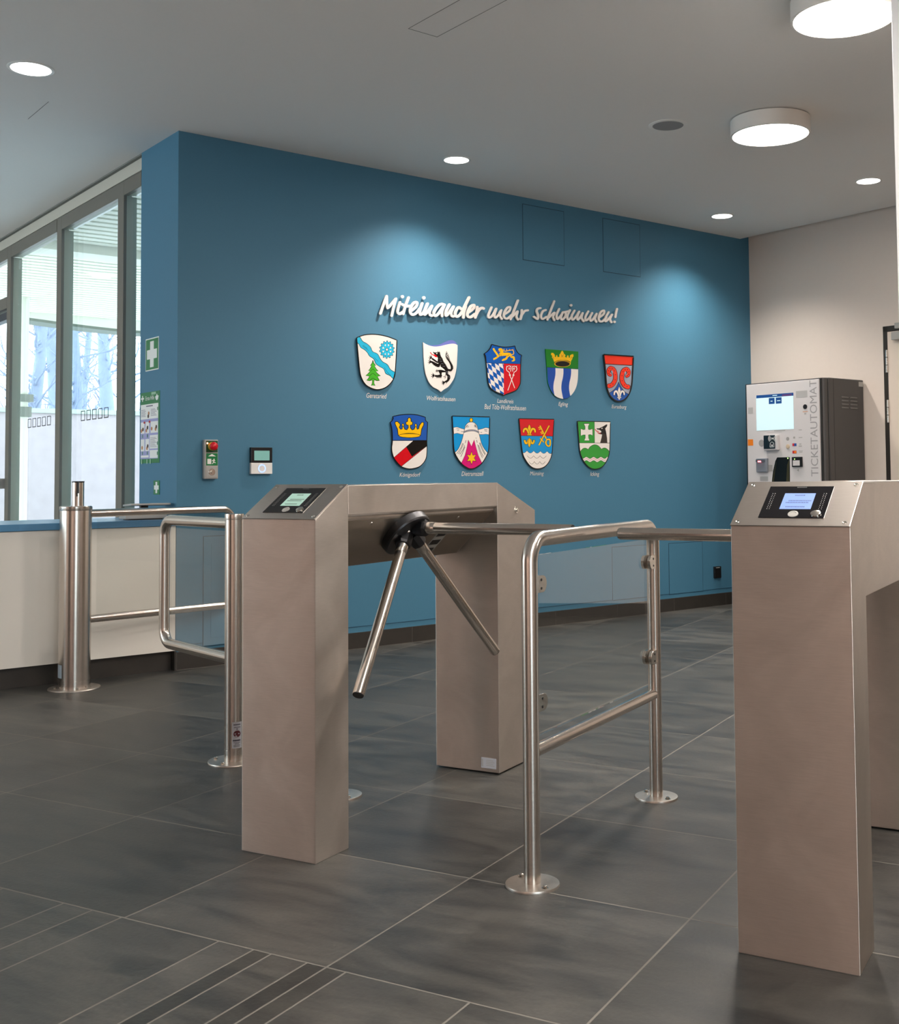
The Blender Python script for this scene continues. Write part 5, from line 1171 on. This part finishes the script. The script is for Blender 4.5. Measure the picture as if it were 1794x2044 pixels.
# ------------------------------------------------------------------ swing gates
def gate(base, rad, R, arm_dir, arm_len, ztop, zlow, label, knob=False, bolts=None, sticker=None):
    b = Vector((base[0], base[1], 0)); d = Vector((*arm_dir, 0)).normalized()
    t = Thing('swing_gate', label, 'gate', 'W', b, 'steel swing gates with glazed leaf')
    t.part('post', MB().lathe(b+Vector((0, 0, .004)), (0, 0, 1), [(0, rad), (.022, rad), (.022, rad*.985), (.028, rad*.985), (.028, rad), (.042, rad), (.042, rad*.985), (.046, rad*.985), (.046, rad), (.885, rad)], 56), TUBE, smooth=30)
    t.part('post_cap', MB().lathe(b+Vector((0, 0, .889)), (0, 0, 1), [(0, rad*1.01), (.003, rad*1.025), (.019, rad*1.025), (.022, rad*1.0)], 56), TUBE, smooth=30)
    flange(t, (b.x, b.y), R, bolts=bolts or ((200,), (330,)), tube_r=rad)
    if knob:
        kb = t.part('key_socket', MB().lathe(b+Vector((.01, 0, .911)), (0, 0, 1), [(0, .029), (.118, .029)], 32), POL, smooth=30, label='slim polished upright on the post top')
        t.part('socket_cap', MB().lathe(b+Vector((.01, 0, 1.029)), (0, 0, 1), [(0, .030), (.007, .030)], 32), BLACK, parent=kb)
        m = MB()
        for (a0_, a1_, z0_, z1_) in ((-84, -60, .975, 1.029), (-84, -72, .960, .975)):
            K = 4
            for k in range(K):
                p, q = math.radians(a0_+(a1_-a0_)*k/K), math.radians(a0_+(a1_-a0_)*(k+1)/K)
                m.add([(b.x+.01+.0294*math.cos(p), b.y+.0294*math.sin(p), z0_), (b.x+.01+.0294*math.cos(q), b.y+.0294*math.sin(q), z0_), (b.x+.01+.0294*math.cos(q), b.y+.0294*math.sin(q), z1_), (b.x+.01+.0294*math.cos(p), b.y+.0294*math.sin(p), z1_)], [(0, 1, 2, 3)])
        t.part('key_slot', m, BLACK, parent=kb, recalc=False)
    s = b+d*(rad-.006); e = b+d*arm_len
    Z = lambda q, z: Vector((q.x, q.y, z))
    leaf = t.part('gate_leaf_tube', MB().tube([Z(s, ztop)]+fillet([Z(s+d*.05, ztop), Z(e, ztop), Z(e, zlow), Z(s+d*.05, zlow)], .062, 12)+[Z(s, zlow)], .0212 if not knob else .0205, 32), BAR, smooth=40)
    nn = Vector((-d.y, d.x, 0)); m = MB(); a0 = b+d*(rad+.035); a1 = e-d*.026; g = .004
    c_ = [a0+nn*g, a1+nn*g, a1-nn*g, a0-nn*g]
    m.add([Z(q, zlow+.018) for q in c_]+[Z(q, ztop-.030) for q in c_], [(0, 3, 2, 1), (4, 5, 6, 7), (0, 1, 5, 4), (1, 2, 6, 5), (2, 3, 7, 6), (3, 0, 4, 7)])
    t.part('glass_pane', m, GLASS, parent=leaf)
    if sticker:
        ang0, ang1, z0_, z1_, kind = sticker; m = MB(); K = 8; rr = rad+.0006
        def SF(a, z, dd): p = math.radians(ang0+(ang1-ang0)*a); return (b.x+(rr+dd)*math.cos(p), b.y+(rr+dd)*math.sin(p), z)
        for k in range(K): m.add([SF(k/K, z0_, 0), SF((k+1)/K, z0_, 0), SF((k+1)/K, z1_, 0), SF(k/K, z1_, 0)], [(0, 1, 2, 3)])
        st = t.part('sticker', m, MATS['sticker_white'] if kind else paint('sticker_blue', srgb(170, 190, 206), .5), recalc=False)
        hz_ = z1_-z0_; m = MB()
        if kind:
            for (v, h0, h1, th) in ((.9, .15, .85, .02), (.8, .2, .85, .012), (.30, .1, .85, .03), (.22, .15, .85, .01), (.17, .3, .7, .01), (.12, .15, .8, .01), (.07, .15, .8, .01)):
                for k in range(6): x = h0+(h1-h0)*k/6; m.flat([(x, z0_+hz_*(v-th)), (x+(h1-h0)/7, z0_+hz_*(v-th)), (x+(h1-h0)/7, z0_+hz_*(v+th)), (x, z0_+hz_*(v+th))], SF, .0004)
            m.flat([(.15, z0_+hz_*.77), (.5, z0_+hz_*.71), (.85, z0_+hz_*.77), (.5, z0_+hz_*.745)], SF, .0004)
            t.part('sticker_print', m, paint('print_dark', srgb(60, 60, 76), .5), parent=st, recalc=False)
            m = MB()
            for k in range(5): m.flat([(.5+.36*math.cos(math.radians(q)), z0_+hz_*(.55+.13*math.sin(math.radians(q)))) for q in range(72*k, 72*k+73, 24)]+[(.5, z0_+hz_*.55)], SF, .0005)
            t.part('round_mark', m, paint('mark_maroon', srgb(96, 34, 44), .5), parent=st, recalc=False)
        else:
            for k in range(4): m.flat([(.2, z0_+hz_*(.3+.12*k)), (.8, z0_+hz_*(.3+.12*k)), (.8, z0_+hz_*(.33+.12*k)), (.2, z0_+hz_*(.33+.12*k))], SF, .0004)
            t.part('sticker_print', m, MATS['logo_blue'], parent=st, recalc=False)
gate((-2.255, 5.726), .0765, .125, (.69, .72), .90, .872, .338, 'thick steel post with glazed swing gate beside the white counter', True, ((215,), (300,), (345,)), (-158, -118, .06, .125, 0))
gate((-1.073, 4.227), .0352, .095, (-.66, .75), .615, .875, .372, 'slim steel post with glazed swing gate left of the near turnstile', False, ((170,), (250,)), (-88, -28, .055, .150, 1))
